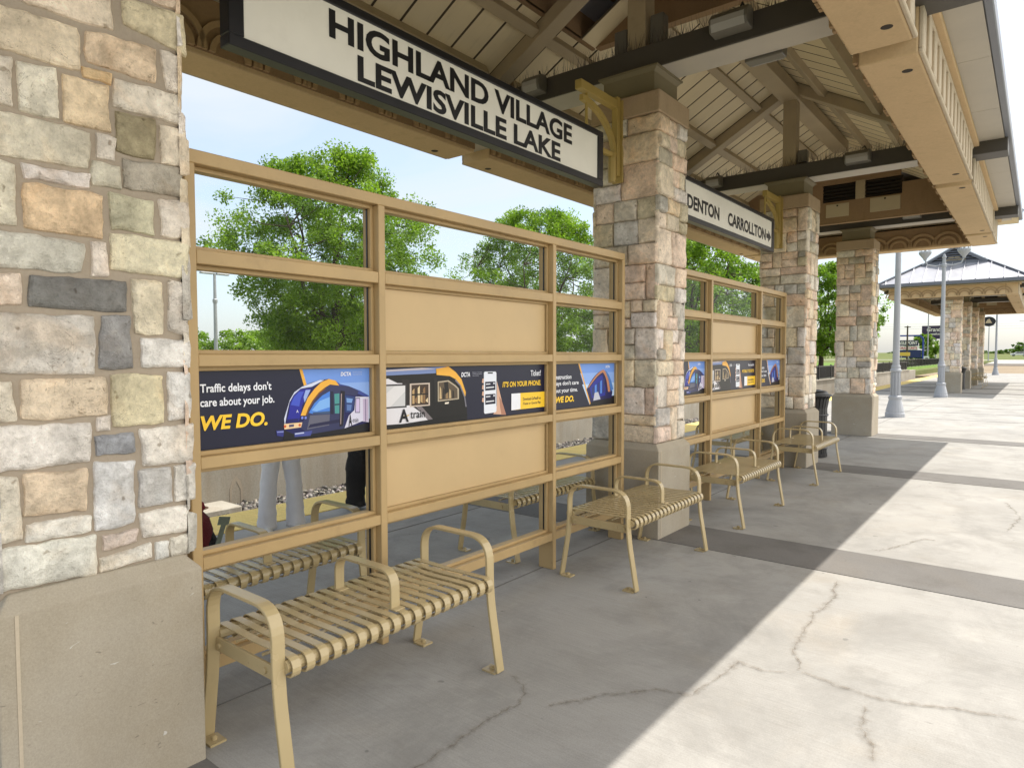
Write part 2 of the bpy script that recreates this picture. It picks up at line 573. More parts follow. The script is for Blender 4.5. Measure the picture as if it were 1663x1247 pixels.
def m_glass():
    s = NT('clear_glazing')
    t = s.n('BsdfTransparent')
    t.inputs[0].default_value = (0.99, 0.995, 0.99, 1)
    g = s.n('BsdfGlossy')
    g.inputs['Roughness'].default_value = 0.03
    fr = s.n('LayerWeight')
    fr.inputs[0].default_value = 0.5
    pw = s.n('Math', operation='POWER')
    s.l(fr.outputs['Facing'], pw.inputs[0])
    pw.inputs[1].default_value = 4.0
    ma = s.n('Math', operation='MULTIPLY_ADD')
    s.l(pw.outputs[0], ma.inputs[0])
    ma.inputs[1].default_value = 0.10
    ma.inputs[2].default_value = 0.003
    mx = s.n('MixShader')
    s.l(ma.outputs[0], mx.inputs[0])
    s.l(t.outputs[0], mx.inputs[1])
    s.l(g.outputs[0], mx.inputs[2])
    s.l(mx.outputs[0], s.out.inputs[0])
    return s.m
M['glass'] = m_glass()

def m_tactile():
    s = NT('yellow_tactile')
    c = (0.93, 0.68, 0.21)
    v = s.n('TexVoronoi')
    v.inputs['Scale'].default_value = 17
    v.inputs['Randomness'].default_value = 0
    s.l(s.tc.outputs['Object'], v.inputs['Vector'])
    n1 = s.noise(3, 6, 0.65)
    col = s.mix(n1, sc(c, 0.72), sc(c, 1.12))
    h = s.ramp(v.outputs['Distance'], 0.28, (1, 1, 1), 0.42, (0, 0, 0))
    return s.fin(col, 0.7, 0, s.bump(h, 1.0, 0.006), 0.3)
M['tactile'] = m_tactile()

def m_ground(name, c1, c2, scale=0.3, bump=0.3):
    s = NT(name)
    n1 = s.noise(scale, 8, 0.65)
    n2 = s.noise(9, 6, 0.7)
    col = s.mix(s.ramp(n1, 0.35, (0, 0, 0), 0.65, (1, 1, 1)), c1, c2)
    col = s.mix(0.3, col, s.ramp(n2, 0.3, sc(c1, 0.5), 0.7, sc(c2, 1.4)))
    return s.fin(col, 0.95, 0, s.bump(n2, bump, 0.03), 0.15)
M['dirt'] = m_ground('dirt', (0.21, 0.15, 0.095), (0.33, 0.27, 0.19))
M['grassy'] = m_ground('grass', (0.085, 0.12, 0.03), (0.16, 0.17, 0.06), 0.15)
M['lawn'] = m_ground('lawn', (0.10, 0.19, 0.03), (0.16, 0.24, 0.05), 0.4)
M['asphalt'] = m_ground('asphalt', (0.05, 0.05, 0.05), (0.075, 0.073, 0.07), 0.5, 0.15)
M['roadc'] = m_ground('road_concrete', (0.36, 0.34, 0.31), (0.45, 0.43, 0.39), 0.3, 0.1)
M['ballastdust'] = m_ground('ballast_fines', (0.10, 0.085, 0.07), (0.2, 0.175, 0.15), 3.0, 0.6)
M['rail'] = paint('rail_steel', (0.16, 0.10, 0.065), 0.5, 0.2, 0.3, 0.1, 0.5, 0.6)

def m_crack():
    s = NT('pavement_crack')
    a = s.attr('tint').outputs['Fac']
    n = s.noise(24, 6, 0.75)
    m = s.n('Math', operation='MULTIPLY_ADD')
    s.l(a, m.inputs[0])
    m.inputs[1].default_value = 1.0
    n2 = s.n('Math', operation='MULTIPLY_ADD')
    s.l(n, n2.inputs[0])
    n2.inputs[1].default_value = 1.6
    n2.inputs[2].default_value = -1.0
    s.l(n2.outputs[0], m.inputs[2])
    fac = s.ramp(m.outputs[0], 0.3, (0, 0, 0), 0.95, (0.44, 0.44, 0.44))
    s.fin((0.185, 0.145, 0.10), 0.9, 0, None, 0.2)
    t = s.n('BsdfTransparent')
    mx = s.n('MixShader')
    s.l(fac, mx.inputs[0])
    s.l(t.outputs[0], mx.inputs[1])
    s.l(s.p.outputs[0], mx.inputs[2])
    s.l(mx.outputs[0], s.out.inputs[0])
    return s.m
M['crack'] = m_crack()

# ------------------------------------------------------------------ key dimensions (metres; camera stands at x=0, y=0)
CX = -2.735                      # line of the piers
PITCHY = 4.345
PY = [0.857, 5.197, 9.54, 13.89]
SX = -2.631                      # front of the glazed screens
FAR = 30.4                       # distance to the second shelter

# ------------------------------------------------------------------ setting: ground
g = MB()
xs = [-1500, -400, -150, -60, -25, -8.50, -8.47, -8.3, -5.6, 40, 400, 1500]
zs = [0.1, 0.1, 0.1, 0.1, 0.1, 0.08, -0.86, -0.86, -0.86, -0.86, -0.86, -0.86]
ys = [-600, -60, 0, 60, 150, 400, 1000, 3000]
vs = [(x, y, z) for x, z in zip(xs, zs) for y in ys]
n = len(ys)
g.add(vs, [(i * n + j, (i + 1) * n + j, (i + 1) * n + j + 1, i * n + j + 1) for i in range(len(xs) - 1) for j in range(n - 1)])
g.build('ground', M['grassy'], kind='structure')
g = MB().box(-5.97, 9.0, -14, 66.0, -1.0, 0.0)
g.build('platform', M['deck'], kind='structure')
g = MB()
for y0, y1 in ((PY[k] - 0.309, PY[k] + 0.308) for k in range(4)):
    g.box(-5.33, 9.0, y0, y1, -0.05, 0.004)
for k in range(4):
    g.box(-5.33, 9.0, PY[k] + FAR - 0.309, PY[k] + FAR + 0.308, -0.05, 0.004)
g.build('paving_band', M['band'], kind='structure')
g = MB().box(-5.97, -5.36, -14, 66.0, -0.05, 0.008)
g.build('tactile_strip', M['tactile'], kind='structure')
# saw-cut joints of the slab
g = MB()
for y in (18.2, 20.4, 22.6, 24.8, 27.0, 29.2, 33.6, 38.0, 42.4, 46.8, 51, 55, 59):
    g.box(-5.33, 9.0, y - 0.004, y + 0.004, -0.02, 0.0035)
for x in (-2.72, -4.3):
    g.box(x - 0.004, x + 0.004, -14, 66, -0.02, 0.0032)
g.build('slab_joint', M['band'], kind='structure')
# cracks and stains that follow their own lines across the slab
CR = [[(-1.03, 4.78), (-0.96, 4.33), (-0.98, 4.07), (-0.97, 3.7), (-0.93, 3.44), (-0.85, 3.26), (-0.63, 3.21), (-0.53, 3.19), (-0.29, 3.29), (-0.01, 3.38), (0.4, 3.5)],
      [(-0.84, 3.23), (-0.99, 3.15), (-1.11, 3.17), (-1.13, 2.96), (-1.15, 2.73), (-1.32, 2.66), (-1.46, 2.49), (-1.61, 2.26), (-1.69, 2.24)],
      [(-0.57, 3.16), (-0.52, 2.93), (-0.46, 2.79), (-0.44, 2.6)],
      [(-1.95, 2.39), (-1.80, 2.33), (-1.70, 2.20), (-1.74, 2.01), (-1.73, 1.83), (-1.73, 1.6), (-1.69, 1.4)],
      [(-0.54, 6.28), (-0.71, 6.26), (-0.8, 5.97), (-0.92, 5.66), (-1.08, 5.64)],
      [(-0.2, 6.9), (-0.1, 7.6), (-0.25, 8.4)], [(0.2, 2.2), (-0.1, 2.0), (-0.3, 1.6)]]
me_v, me_f, me_a = [], [], []
for L, WID, ZC, AMP in [(l_, 0.006, 0.0062, 0.85) for l_ in CR] + [(l_, 0.05, 0.0055, 0.80) for l_ in CR]:
    pts = []
    for (x0, y0), (x1, y1) in zip(L[:-1], L[1:]):
        m = max(4, int(math.hypot(x1 - x0, y1 - y0) / 0.025))
        for k in range(m):
            t = k / m
            pts.append((x0 + (x1 - x0) * t, y0 + (y1 - y0) * t))
    q = []
    for i, (x, y) in enumerate(pts):
        w = mnoise.noise((x * 9, y * 9, 1.3)) * 0.022 + mnoise.noise((x * 33, y * 33, 4.3)) * 0.014
        w2 = mnoise.noise((x * 9, y * 9, 7.3)) * 0.022 + mnoise.noise((x * 33, y * 33, 9.3)) * 0.014
        q.append((x + w, y + w2, WID + WID * 0.9 * mnoise.noise((x * 6, y * 6, 2.2))))
    for i, (x, y, w) in enumerate(q):
        a, b = q[max(0, i - 1)], q[min(len(q) - 1, i + 1)]
        d = Vector((b[0] - a[0], b[1] - a[1])).normalized()
        nx, ny = -d.y * w, d.x * w
        base = len(me_v)
        me_v += [(x - nx, y - ny, ZC), (x, y, ZC), (x + nx, y + ny, ZC)]
        e = AMP if 2 < i < len(q) - 3 else 0.0
        me_a += [0.0, e, 0.0]
        if i:
            me_f += [(base - 3, base - 2, base + 1, base), (base - 2, base - 1, base + 2, base + 1)]
me = bpy.data.meshes.new('pavement_crack')
me.from_pydata(me_v, [], me_f)
me.materials.append(M['crack'])
at = me.attributes.new('tint', 'FLOAT_COLOR', 'POINT')
at.data.foreach_set('color', [c for a in me_a for c in (a, a, a, 1.0)])
o = bpy.data.objects.new('pavement_crack', me)
COL.objects.link(o)
o['kind'] = 'structure'

# track bed
g = MB().box(-8.25, -5.97, -14, 70, -0.9, -0.475)
g.build('track_bed', M['ballastdust'], kind='structure')
rr = np.random.default_rng(3)
def rocks(name, x0, x1, y0, y1, z, nrock, s0, s1, slope=0.0):
    ico = [(0, 0, 1), (0.894, 0, 0.447), (0.276, 0.851, 0.447), (-0.724, 0.526, 0.447), (-0.724, -0.526, 0.447), (0.276, -0.851, 0.447),
           (0.724, 0.526, -0.447), (-0.276, 0.851, -0.447), (-0.894, 0, -0.447), (-0.276, -0.851, -0.447), (0.724, -0.526, -0.447), (0, 0, -1)]
    fc = [(0, 1, 2), (0, 2, 3), (0, 3, 4), (0, 4, 5), (0, 5, 1), (1, 6, 2), (2, 7, 3), (3, 8, 4), (4, 9, 5), (5, 10, 1),
          (6, 7, 2), (7, 8, 3), (8, 9, 4), (9, 10, 5), (10, 6, 1)]
    ico = np.array(ico)
    V, C = [], []
    for i in range(nrock):
        s = rr.uniform(s0, s1)
        A = ico * (s * rr.uniform(0.6, 1.2, 3)) + rr.normal(0, s * 0.16, ico.shape)
        Q = np.linalg.qr(rr.normal(size=(3, 3)))[0]
        x = rr.uniform(x0, x1)
        zz = z + slope * (x0 - x) / (x0 - x1) + rr.uniform(-0.3, 0.6) * s
        V.append(A @ Q + np.array([x, rr.uniform(y0, y1), zz]))
        t = rr.uniform(0.0, 1)
        k = rr.uniform(0.08, 0.34) if t > 0.4 else rr.uniform(0.02, 0.09)
        C.append((k, k * rr.uniform(0.82, 0.95), k * rr.uniform(0.68, 0.9), 1.0))
    nv = len(ico)
    V = np.concatenate(V)
    F = (np.array(fc)[None] + (np.arange(nrock) * nv)[:, None, None]).reshape(-1, 3)
    me = bpy.data.meshes.new(name)
    me.vertices.add(len(V))
    me.vertices.foreach_set('co', V.ravel())
    me.loops.add(F.size)
    me.loops.foreach_set('vertex_index', F.ravel())
    me.polygons.add(len(F))
    me.polygons.foreach_set('loop_start', np.arange(0, F.size, 3))
    me.update(calc_edges=True)
    at = me.attributes.new('tint', 'FLOAT_COLOR', 'POINT')
    at.data.foreach_set('color', np.repeat(np.array(C), nv, axis=0).ravel())
    me.materials.append(M['tintrough'])
    o = bpy.data.objects.new(name, me)
    COL.objects.link(o)
    o['kind'] = 'stuff'
    return tag(o, 'grey and brown crushed stone ballast along the track beside the wall', 'gravel')
rocks('ballast', -8.24, -7.0, 0, 26, -0.462, 21000, 0.018, 0.042)
t = thing('railway_track', 'pair of rusty steel rails on the ballast beyond the yellow platform edge', 'track')
for x in (-7.86, -6.425):
    g = MB().box(x - 0.035, x + 0.035, -14, 70, -0.50, -0.455).box(x - 0.01, x + 0.01, -14, 70, -0.62, -0.50)
    g.build('rail', M['rail'], t)
g = MB()
for k in range(120):
    g.box(-8.2, -6.1, -13 + k * 0.68, -12.76 + k * 0.68, -0.56, -0.47)
g.build('sleepers', M['wallc'], t)

# retaining wall beyond the track
t = thing('retaining_wall', 'long stained grey concrete retaining wall running beyond the track', 'wall')
g = MB()
y = -14.0
while y < 62:
    g.box(-8.47, -8.25, y + 0.006, y + 3.6 - 0.006, -0.9, 0.24)
    y += 3.6
g.build('wall_panels', M['wallc'], t, bevel=0.01)
MB().box(-8.48, -8.265, -14, 61.5, -0.9, 0.23).build('joint_filler', M['dark'], t)
MB().box(-8.51, -8.21, -14, 61.6, 0.245, 0.31).build('coping', M['wallc'], t, bevel=0.01)
# niche-shaped stain / weep outlet
prof = [(a - 1.25, b + 0.31) for a, b in [(5.65, -0.76), (5.65, -0.56), (5.68, -0.46), (5.74, -0.39), (5.80, -0.46), (5.83, -0.56), (5.83, -0.76), (5.80, -0.76), (5.80, -0.57), (5.74, -0.45), (5.68, -0.57), (5.68, -0.76)]]
g = MB()
for i in range(5):
    a, b, c, d = prof[i], prof[i + 1], prof[11 - i - 1], prof[11 - i]
    g.prism([(-8.25, a[0], a[1]), (-8.25, b[0], b[1]), (-8.25, c[0], c[1]), (-8.25, d[0], d[1])], (0.003, 0, 0))
g.build('weep_surround', M['mortar'], t)
# concrete lid by the track
t = thing('concrete_lid', 'flat concrete slab lid with a round rusty hole on the ballast', 'lid')
MB().box(-8.22, -7.72, 3.1, 4.28, -0.50, -0.36).build('slab', M['wallc'], t, bevel=0.012)
g = MB()
g.lathe([(0.11, -0.359), (0.11, -0.352), (0.08, -0.352), (0.08, -0.358)], -7.98, 3.86, 20)
g.build('rust_ring', M['rail'], t)
# black fence on the wall
def fence(name, x, y0, y1, z0, z1, label, step=0.13, mat='black', post=2.4):
    t = thing(name, label, 'fence', (x, y0, z0))
    g = MB()
    n = int((y1 - y0) / step)
    for k in range(n):
        yy = k * step
        g.box(-0.012, 0.012, yy, yy + 0.02, 0.06, z1 - z0 - 0.03)
    g.build('pickets', M[mat], t)
    MB().box(-0.02, 0.02, 0, y1 - y0, z1 - z0 - 0.03, z1 - z0 + 0.015).build('top_rail', M[mat], t)
    MB().box(-0.018, 0.018, 0, y1 - y0, 0.03, 0.07).build('bottom_rail', M[mat], t)
    k = 0.0
    while k <= y1 - y0:
        MB().box(-0.035, 0.035, k - 0.035, k + 0.035, 0, z1 - z0 + 0.06).build('post', M[mat], t)
        k += post
    return t
fence('metal_fence', -8.36, 27.0, 61.4, 0.31, 0.95, 'black metal picket fence on top of the concrete retaining wall', 0.075)

# ------------------------------------------------------------------ stone piers
CREAM = (196, 182, 154); GREYC = (176, 170, 152); OLIVE = (150, 142, 112); DKOL = (112, 103, 78); TANY = (205, 176, 128)
ORNG = (208, 174, 132); PINK = (205, 182, 158); WHITE = (214, 208, 196); BLGR = (126, 126, 124); DKBL = (92, 94, 96); LTBL = (182, 184, 182)
SK = 1.42
def stint(c, r=rnd):
    gm = (c[0] * 0.36 + c[1] * 0.40 + c[2] * 0.24)
    c = tuple(min(240, (ch * 0.68 + gm * 0.32) * 1.07) for ch in c)
    j = r.uniform(0.9, 1.08)
    l = lin(*c)
    v = (l[0] * SK * j * 1.01, l[1] * SK * j * r.uniform(0.96, 0.99), l[2] * SK * j * r.uniform(0.93, 1.02))
    m = min(1.0, 0.80 / max(v))
    return tuple(q * m for q in v)
PAL_TOP = [CREAM, CREAM, WHITE, (206, 178, 148), PINK, (196, 174, 140), (194, 168, 138), (170, 160, 132), PINK, GREYC, GREYC, (150, 142, 122), (200, 178, 142), (198, 170, 142), (150, 148, 140), CREAM, PINK]
def stone(mb, quad, fmap, th, tint, cell, seed):
    q = [np.array(p, float) for p in quad]     # TL TR BR BL in (s, z)
    cen = sum(q) / 4
    q = [p + np.sign(p - cen) * 0.005 for p in q]
    w = (np.linalg.norm(q[1] - q[0]) + np.linalg.norm(q[2] - q[3])) / 2
    h = (np.linalg.norm(q[0] - q[3]) + np.linalg.norm(q[1] - q[2])) / 2
    nu, nv = max(4, int(w / cell) + 3), max(4, int(h / cell) + 3)
    def axis(nn, L):
        e = min(0.004 / L, 0.2)
        e2 = min(0.012 / L, 0.3)
        return [0, e, e2] + [e2 + (1 - 2 * e2) * k / (nn - 3) for k in range(1, nn - 3)] + [1 - e2, 1 - e, 1]
    us, vv = axis(nu, w), axis(nv, h)
    vs = []
    tilt = (mnoise.noise((seed, 1, 1)) * 0.012, mnoise.noise((seed, 5, 1)) * 0.012)
    for v in vv:
        for u in us:
            a, b = 2 * u - 1, 2 * v - 1
            k = 0.03 * (a * b) ** 8
            uu, v2 = 0.5 + a * (1 - k) / 2, 0.5 + b * (1 - k) / 2
            p = (q[0] * (1 - uu) + q[1] * uu) * (1 - v2) + (q[3] * (1 - uu) + q[2] * uu) * v2
            d = min(u, 1 - u) * w
            d2 = min(v, 1 - v) * h
            dd = min(d, d2)
            jj = (mnoise.noise((p[0] * 14 + seed, p[1] * 14, seed)) * 0.008 + mnoise.noise((p[0] * 45 + seed, p[1] * 45, seed)) * 0.004)
            j2 = (mnoise.noise((p[0] * 14, p[1] * 14 + seed, seed + 9)) * 0.008 + mnoise.noise((p[0] * 45, p[1] * 45 + seed, seed)) * 0.004)
            f = max(0.0, 1 - dd / 0.05)
            s, z = p[0] + jj * f, p[1] + j2 * f
            hh = th * (1 - math.exp(-dd / 0.0042)) - 0.004
            if dd > 0.004:
                hh += (mnoise.noise((p[0] * 11 + seed, p[1] * 11, 3.1)) * 0.010 + mnoise.noise((p[0] * 38 + seed, p[1] * 38, 8.1)) * 0.0045 + tilt[0] * a + tilt[1] * b) * min(1, dd / 0.02)
            vs.append(fmap(s, z, hh))
    nU = len(us)
    fs = [(j * nU + i, (j + 1) * nU + i, (j + 1) * nU + i + 1, j * nU + i + 1) for j in range(len(vv) - 1) for i in range(nU - 1)]
    nV = len(vv)
    mb.sm.extend([1 < i < nU - 3 and 1 < j < nV - 3 for j in range(nV - 1) for i in range(nU - 1)])
    mb.col = tint
    mb.add(vs, fs)

def ashlar(w, z0, z1, r):
    """random coursed rubble: list of rects (s0,s1,a,b)"""
    out = []
    z = z0
    gap = 0.006
    while z < z1 - 0.02:
        h = r.choice([0.13, 0.17, 0.20, 0.23, 0.26, 0.29])
        if z1 - (z + h) < 0.09:
            h = z1 - z
        s = -w / 2
        flip = r.random() < 0.5
        while s < w / 2 - 0.01:
            ww = r.uniform(0.15, 0.36) if h < 0.2 else r.uniform(0.12, 0.30)
            if w / 2 - (s + ww) < 0.09:
                ww = w / 2 - s
            if h > 0.18 and r.random() < 0.42:
                c = r.uniform(0.35, 0.65)
                out.append((s + gap, s + ww - gap, z + gap, z + h * c - gap))
                if ww > 0.2 and r.random() < 0.4:
                    m = s + ww * r.uniform(0.35, 0.65)
                    out.append((s + gap, m - gap, z + h * c + gap, z + h - gap))
                    out.append((m + gap, s + ww - gap, z + h * c + gap, z + h - gap))
                else:
                    out.append((s + gap, s + ww - gap, z + h * c + gap, z + h - gap))
            else:
                out.append((s + gap, s + ww - gap, z + gap, z + h - gap))
            s += ww
        z += h
    return out

# stones of the nearest pier's platform-side face, (y, z) corners read off the pier
def ray_face(cx, cy, off):
    u, v = cx / 3.779, cy / 3.779 + off
    d = fw + rt2 * ((u - 831.5) / F_PX) - up2 * ((v - 623.5) / F_PX)
    k = -2.432 / d.x
    return (d.y * k, CAM_H + d.z * k)
S1 = [((60, -120, 690, -30, 705, 180, 180, 5), CREAM), ((755, -30, 1130, 90, 1145, 330, 770, 140), (188, 176, 140)), ((960, -60, 1110, -20, 1108, 55, 950, 0), PINK),
      ((-60, -5, 480, 165, 500, 425, -60, 275), CREAM), ((535, 180, 962, 300, 955, 500, 545, 375), (206, 180, 150)), ((995, 305, 1120, 350, 1122, 570, 1035, 545), (196, 186, 166)),
      ((-80, 320, 70, 340, 80, 640, -80, 610), (178, 170, 148)), ((100, 370, 350, 425, 360, 722, 140, 670), (196, 190, 172)), ((515, 405, 690, 450, 685, 512, 520, 455), (212, 180, 126)),
      ((400, 452, 675, 520, 680, 795, 405, 740), (206, 184, 142)), ((712, 478, 1125, 590, 1115, 750, 712, 655), (204, 196, 176)), ((-80, 655, 560, 805, 555, 1035, -80, 925), (182, 177, 155)),
      ((600, 815, 715, 850, 715, 980, 610, 965), (206, 198, 184)), ((725, 685, 965, 735, 965, 975, 735, 925), (134, 124, 92)), ((990, 765, 1145, 795, 1165, 1015, 1005, 1000), (206, 192, 170)),
      ((575, 985, 745, 1025, 745, 1150, 578, 1130), (168, 164, 140)), ((770, 975, 1130, 1030, 1115, 1205, 772, 1150), (142, 136, 116)), ((148, 1003, 560, 1065, 558, 1142, 160, 1085), (216, 208, 196)),
      ((-80, 960, 95, 1000, 105, 1376, -80, 1360), (190, 185, 166))]
S2 = [((150, -60, 635, 25, 645, 280, 160, 225), (210, 178, 134)), ((680, 8, 950, 60, 955, 262, 690, 228), (160, 158, 126)), ((995, 55, 1165, 72, 1168, 285, 1002, 272), (214, 204, 188)),
      ((-80, 235, 530, 320, 515, 500, -80, 450), (168, 166, 154)), ((580, 308, 660, 318, 672, 518, 577, 512), (212, 202, 182)), ((680, 262, 1165, 320, 1165, 532, 700, 485), (190, 182, 148)),
      ((-80, 500, 125, 505, 135, 690, -80, 700), (212, 194, 170)), ((185, 515, 780, 562, 783, 738, 195, 705), (112, 113, 112)), ((817, 535, 1000, 560, 1015, 878, 835, 875), (196, 188, 154)),
      ((1045, 550, 1155, 570, 1165, 888, 1055, 850), (212, 206, 192)), ((-80, 755, 585, 770, 590, 1120, -80, 1118), (168, 166, 156)), ((632, 775, 805, 772, 822, 1090, 630, 1095), (122, 122, 120)),
      ((877, 905, 1172, 920, 1172, 1080, 885, 1080), (190, 190, 184)), ((140, 1165, 660, 1150, 660, 1372, 145, 1402), (208, 188, 154)), ((690, 1130, 1010, 1130, 1005, 1420, 700, 1445), (192, 184, 146)),
      ((1045, 1112, 1175, 1112, 1180, 1400, 1045, 1410), (196, 196, 190)), ((-80, 1180, 80, 1178, 105, 1410, -80, 1425), (200, 194, 172))]
S3 = [((-80, 205, 570, 180, 560, 405, -80, 495), (210, 206, 192)), ((605, 145, 677, 140, 677, 225, 603, 222), (216, 208, 194)), ((600, 265, 825, 240, 830, 355, 598, 378), (122, 128, 130)),
      ((875, 215, 1195, 190, 1195, 400, 890, 448), (216, 210, 196)), ((-80, 525, 125, 515, 140, 895, -80, 930), (206, 200, 184)), ((160, 505, 543, 458, 543, 715, 162, 750), (208, 188, 158)),
      ((592, 425, 832, 418, 830, 790, 597, 842), (186, 190, 190)), ((862, 475, 1060, 455, 1060, 662, 865, 700), (170, 172, 170)), ((1085, 440, 1200, 435, 1205, 640, 1090, 668), (222, 220, 214)),
      ((170, 810, 563, 748, 560, 845, 175, 908), (216, 214, 206)), ((-80, 975, 600, 868, 600, 1105, -80, 1240), (192, 194, 182)), ((640, 870, 855, 835, 850, 905, 645, 963), (208, 190, 172)),
      ((875, 740, 1170, 682, 1160, 835, 890, 880), (224, 220, 212)), ((620, 1010, 930, 925, 945, 1000, 630, 1095), (206, 204, 192)), ((972, 915, 1045, 905, 1040, 1000, 975, 1018), (178, 182, 180)),
      ((1060, 895, 1168, 860, 1168, 988, 1060, 990), (218, 214, 200))]

HX, HY = 0.285, 0.25             # half size of the mortar core
Z0, Z1 = 0.775, 3.446
def make_pier(name, cy, seed, label, near=False, cell=0.05):
    HY = 0.282 if near else 0.25
    t = thing(name, label, 'pier', (CX, cy, 0), 'stone piers of the platform shelters')
    r = random.Random(seed)
    # cast stone base with chamfered top
    g = MB()
    a, b, c, d = 0.345, 0.308, 0.30, 0.265
    g.add([(-a, -b, -0.05), (a, -b, -0.05), (a, b, -0.05), (-a, b, -0.05), (-a, -b, 0.725), (a, -b, 0.725), (a, b, 0.725), (-a, b, 0.725), (-c, -d, 0.775), (c, -d, 0.775), (c, d, 0.775), (-c, d, 0.775)],
          [(0, 3, 2, 1), (0, 1, 5, 4), (1, 2, 6, 5), (2, 3, 7, 6), (3, 0, 4, 7), (4, 5, 9, 8), (5, 6, 10, 9), (6, 7, 11, 10), (7, 4, 8, 11), (8, 9, 10, 11)])
    ob = g.build('base', M['castbase'], t, bevel=0.006, seg=2)
    for sx in (-1, 1):
        MB().box(min(sx * a, sx * (a + 0.002)), max(sx * a, sx * (a + 0.002)), -b + 0.045, -b + 0.055, 0, 0.72).build('base_joint', M['trim'], ob)
    MB().box(-HX, HX, -HY, HY, 0.70, Z1).build('mortar_core', M['mortar'], t)
    g = MB()
    th = 0.030
    faces = [('x+', 2 * HY), ('y-', 2 * HX), ('x-', 2 * HY), ('y+', 2 * HX)]
    for fi, (fn, w) in enumerate(faces):
        ww = w + 2 * 0.02
        fm = {'x+': lambda s, z, h: (HX + h, s, z), 'x-': lambda s, z, h: (-HX - h, -s, z),
              'y-': lambda s, z, h: (s, -HY - h, z), 'y+': lambda s, z, h: (-s, HY + h, z)}[fn]
        if near and fn == 'x+':
            k = 0
            for lst, off in ((S1, 0), (S2, 310), (S3, 640)):
                for qd, colr in lst:
                    p = [ray_face(qd[2 * i], qd[2 * i + 1], off) for i in range(4)]
                    p = [(yy - cy, zz) for yy, zz in p]
                    k += 1
                    stone(g, p, fm, 0.020, stint(colr), 0.018, k * 3.7)
            top = max(ray_face(60, -120, 0)[1], 2.7)
            rects = ashlar(ww, 2.86, Z1, r)
        else:
            rects = ashlar(ww, Z0, Z1, r)
        for (s0, s1, za, zb) in rects:
            f = (za - Z0) / (Z1 - Z0)
            pal = [WHITE, (196, 192, 180), CREAM, GREYC, PINK, CREAM, (204, 196, 178), (160, 158, 150), PINK] if f < r.uniform(0.3, 0.7) else PAL_TOP  # whiter stones low down: ground bounce light put into the stone colour
            cc = r.choice(pal)
            stone(g, [(s0, zb), (s1, zb), (s1, za), (s0, za)], fm, th * r.uniform(0.55, 1.5), stint(cc, r), cell, seed * 13.7 + len(g.v) * 0.01)
    g.build('stonework', M['stone'], t, smooth=True)
    MB().box(-0.318, 0.318, -0.287, 0.287, Z1 + 0.001, 3.62).build('plaster_cap', M['cap'], t, bevel=0.008)
    g = MB().box(-0.235, 0.235, -0.215, 0.215, 3.621, 3.80)
    g.add([(-0.235, -0.215, 3.80), (0.235, -0.215, 3.80), (0.235, 0.215, 3.80), (-0.235, 0.215, 3.80), (-0.265, -0.235, 3.83), (0.265, -0.235, 3.83), (0.265, 0.235, 3.83), (-0.265, 0.235, 3.83)],
          [(0, 1, 5, 4), (1, 2, 6, 5), (2, 3, 7, 6), (3, 0, 4, 7)])
    g.box(-0.275, 0.275, -0.242, 0.242, 3.831, 3.846)
    g.build('collar', M['olive'], t)
    return t
PL = ['nearest stone pier, filling the left edge, with a big plain cast base',
      'stone pier between the two glazed screens, at the end of the big name sign',
      'stone pier at the end of the sign with an arrow, beside a black litter bin',
      'free-standing stone pier at the open end of the near shelter']
piers = []
for k in range(4):
    piers.append(make_pier('stone_pier', PY[k], 31 + k * 7, PL[k], near=(k == 0), cell=(0.03 if k == 1 else 0.05)))
PF = ['nearest stone pier of the distant shelter, pale in front of a lamp post', 'second stone pier of the distant shelter, behind the far litter bin',
      'third stone pier of the distant shelter, by a small bench', 'farthest stone pier of the distant shelter']
for k in range(4):
    dup(piers[[1, 2, 3, 1][k]], (0, PY[k] + FAR - PY[[1, 2, 3, 1][k]], 0), PF[k]).scale = (1, 1, 1.055)

# ------------------------------------------------------------------ canopy
SLOPE = 0.555
ZD = 5.20                        # underside of the planks at the ridge
def zdeck(x):
    return ZD - SLOPE * abs(x - CX)
HALF = 2.37
Y0, Y1 = PY[0] - 1.36, PY[3] + 1.36
GY0, GY1 = Y0 + 1.30, Y1 - 1.30
can = thing('shelter_canopy', 'near shelter roof with plank ceiling, brown tie beams and plaster fascias', 'canopy', (CX, 7.38, 0), 'shelter roofs along the platform')
OX, OY = CX, 7.38
def L(g):
    g.v = [(x - OX, y - OY, z) for x, y, z in g.v]
    return g
BY = [p for p in PY]
# tie beams
for k in range(4):
    y = BY[k]
    b = L(MB().box(CX - 1.70, CX + 1.70, y - 0.165, y + 0.165, 3.851, 4.045)).build('tie_beam', M['beam'], can, bevel=0.006)
    L(MB().box(CX - 1.70, CX + 1.70, y - 0.155, y + 0.155, 3.847, 3.851)).build('lit_beam_soffit', M['soffitpaint'], b)  # paler sheet: light bounced up from the ground, painted onto the underside
    g = MB()
    r = random.Random(k)
    for i in range(560):
        x = CX - 1.65 + 3.3 * r.random()
        yy = y - 0.13 + 0.26 * (i % 3) / 2
        dx, dy = r.gauss(0, 0.03), r.gauss(0, 0.03)
        h = r.uniform(0.11, 0.16)
        p = Vector((x, yy, 4.045))
        q = Vector((x + dx, yy + dy, 4.045 + h))
        w = 0.0021
        g.add([p + Vector((w, 0, 0)), p + Vector((-w, w, 0)), p + Vector((-w, -w, 0)), q], [(0, 1, 3), (1, 2, 3), (2, 0, 3)])
    L(g).build('bird_spikes', M['spike'], b)
    # outriggers beyond the fascias
    for sx in (-1, 1):
        a, c = sorted((CX + sx * 1.98, CX + sx * 2.39))
        L(MB().box(a, c, y - 0.165, y + 0.165, 3.80, 4.02)).build('outrigger', M['beam'], can, bevel=0.006)
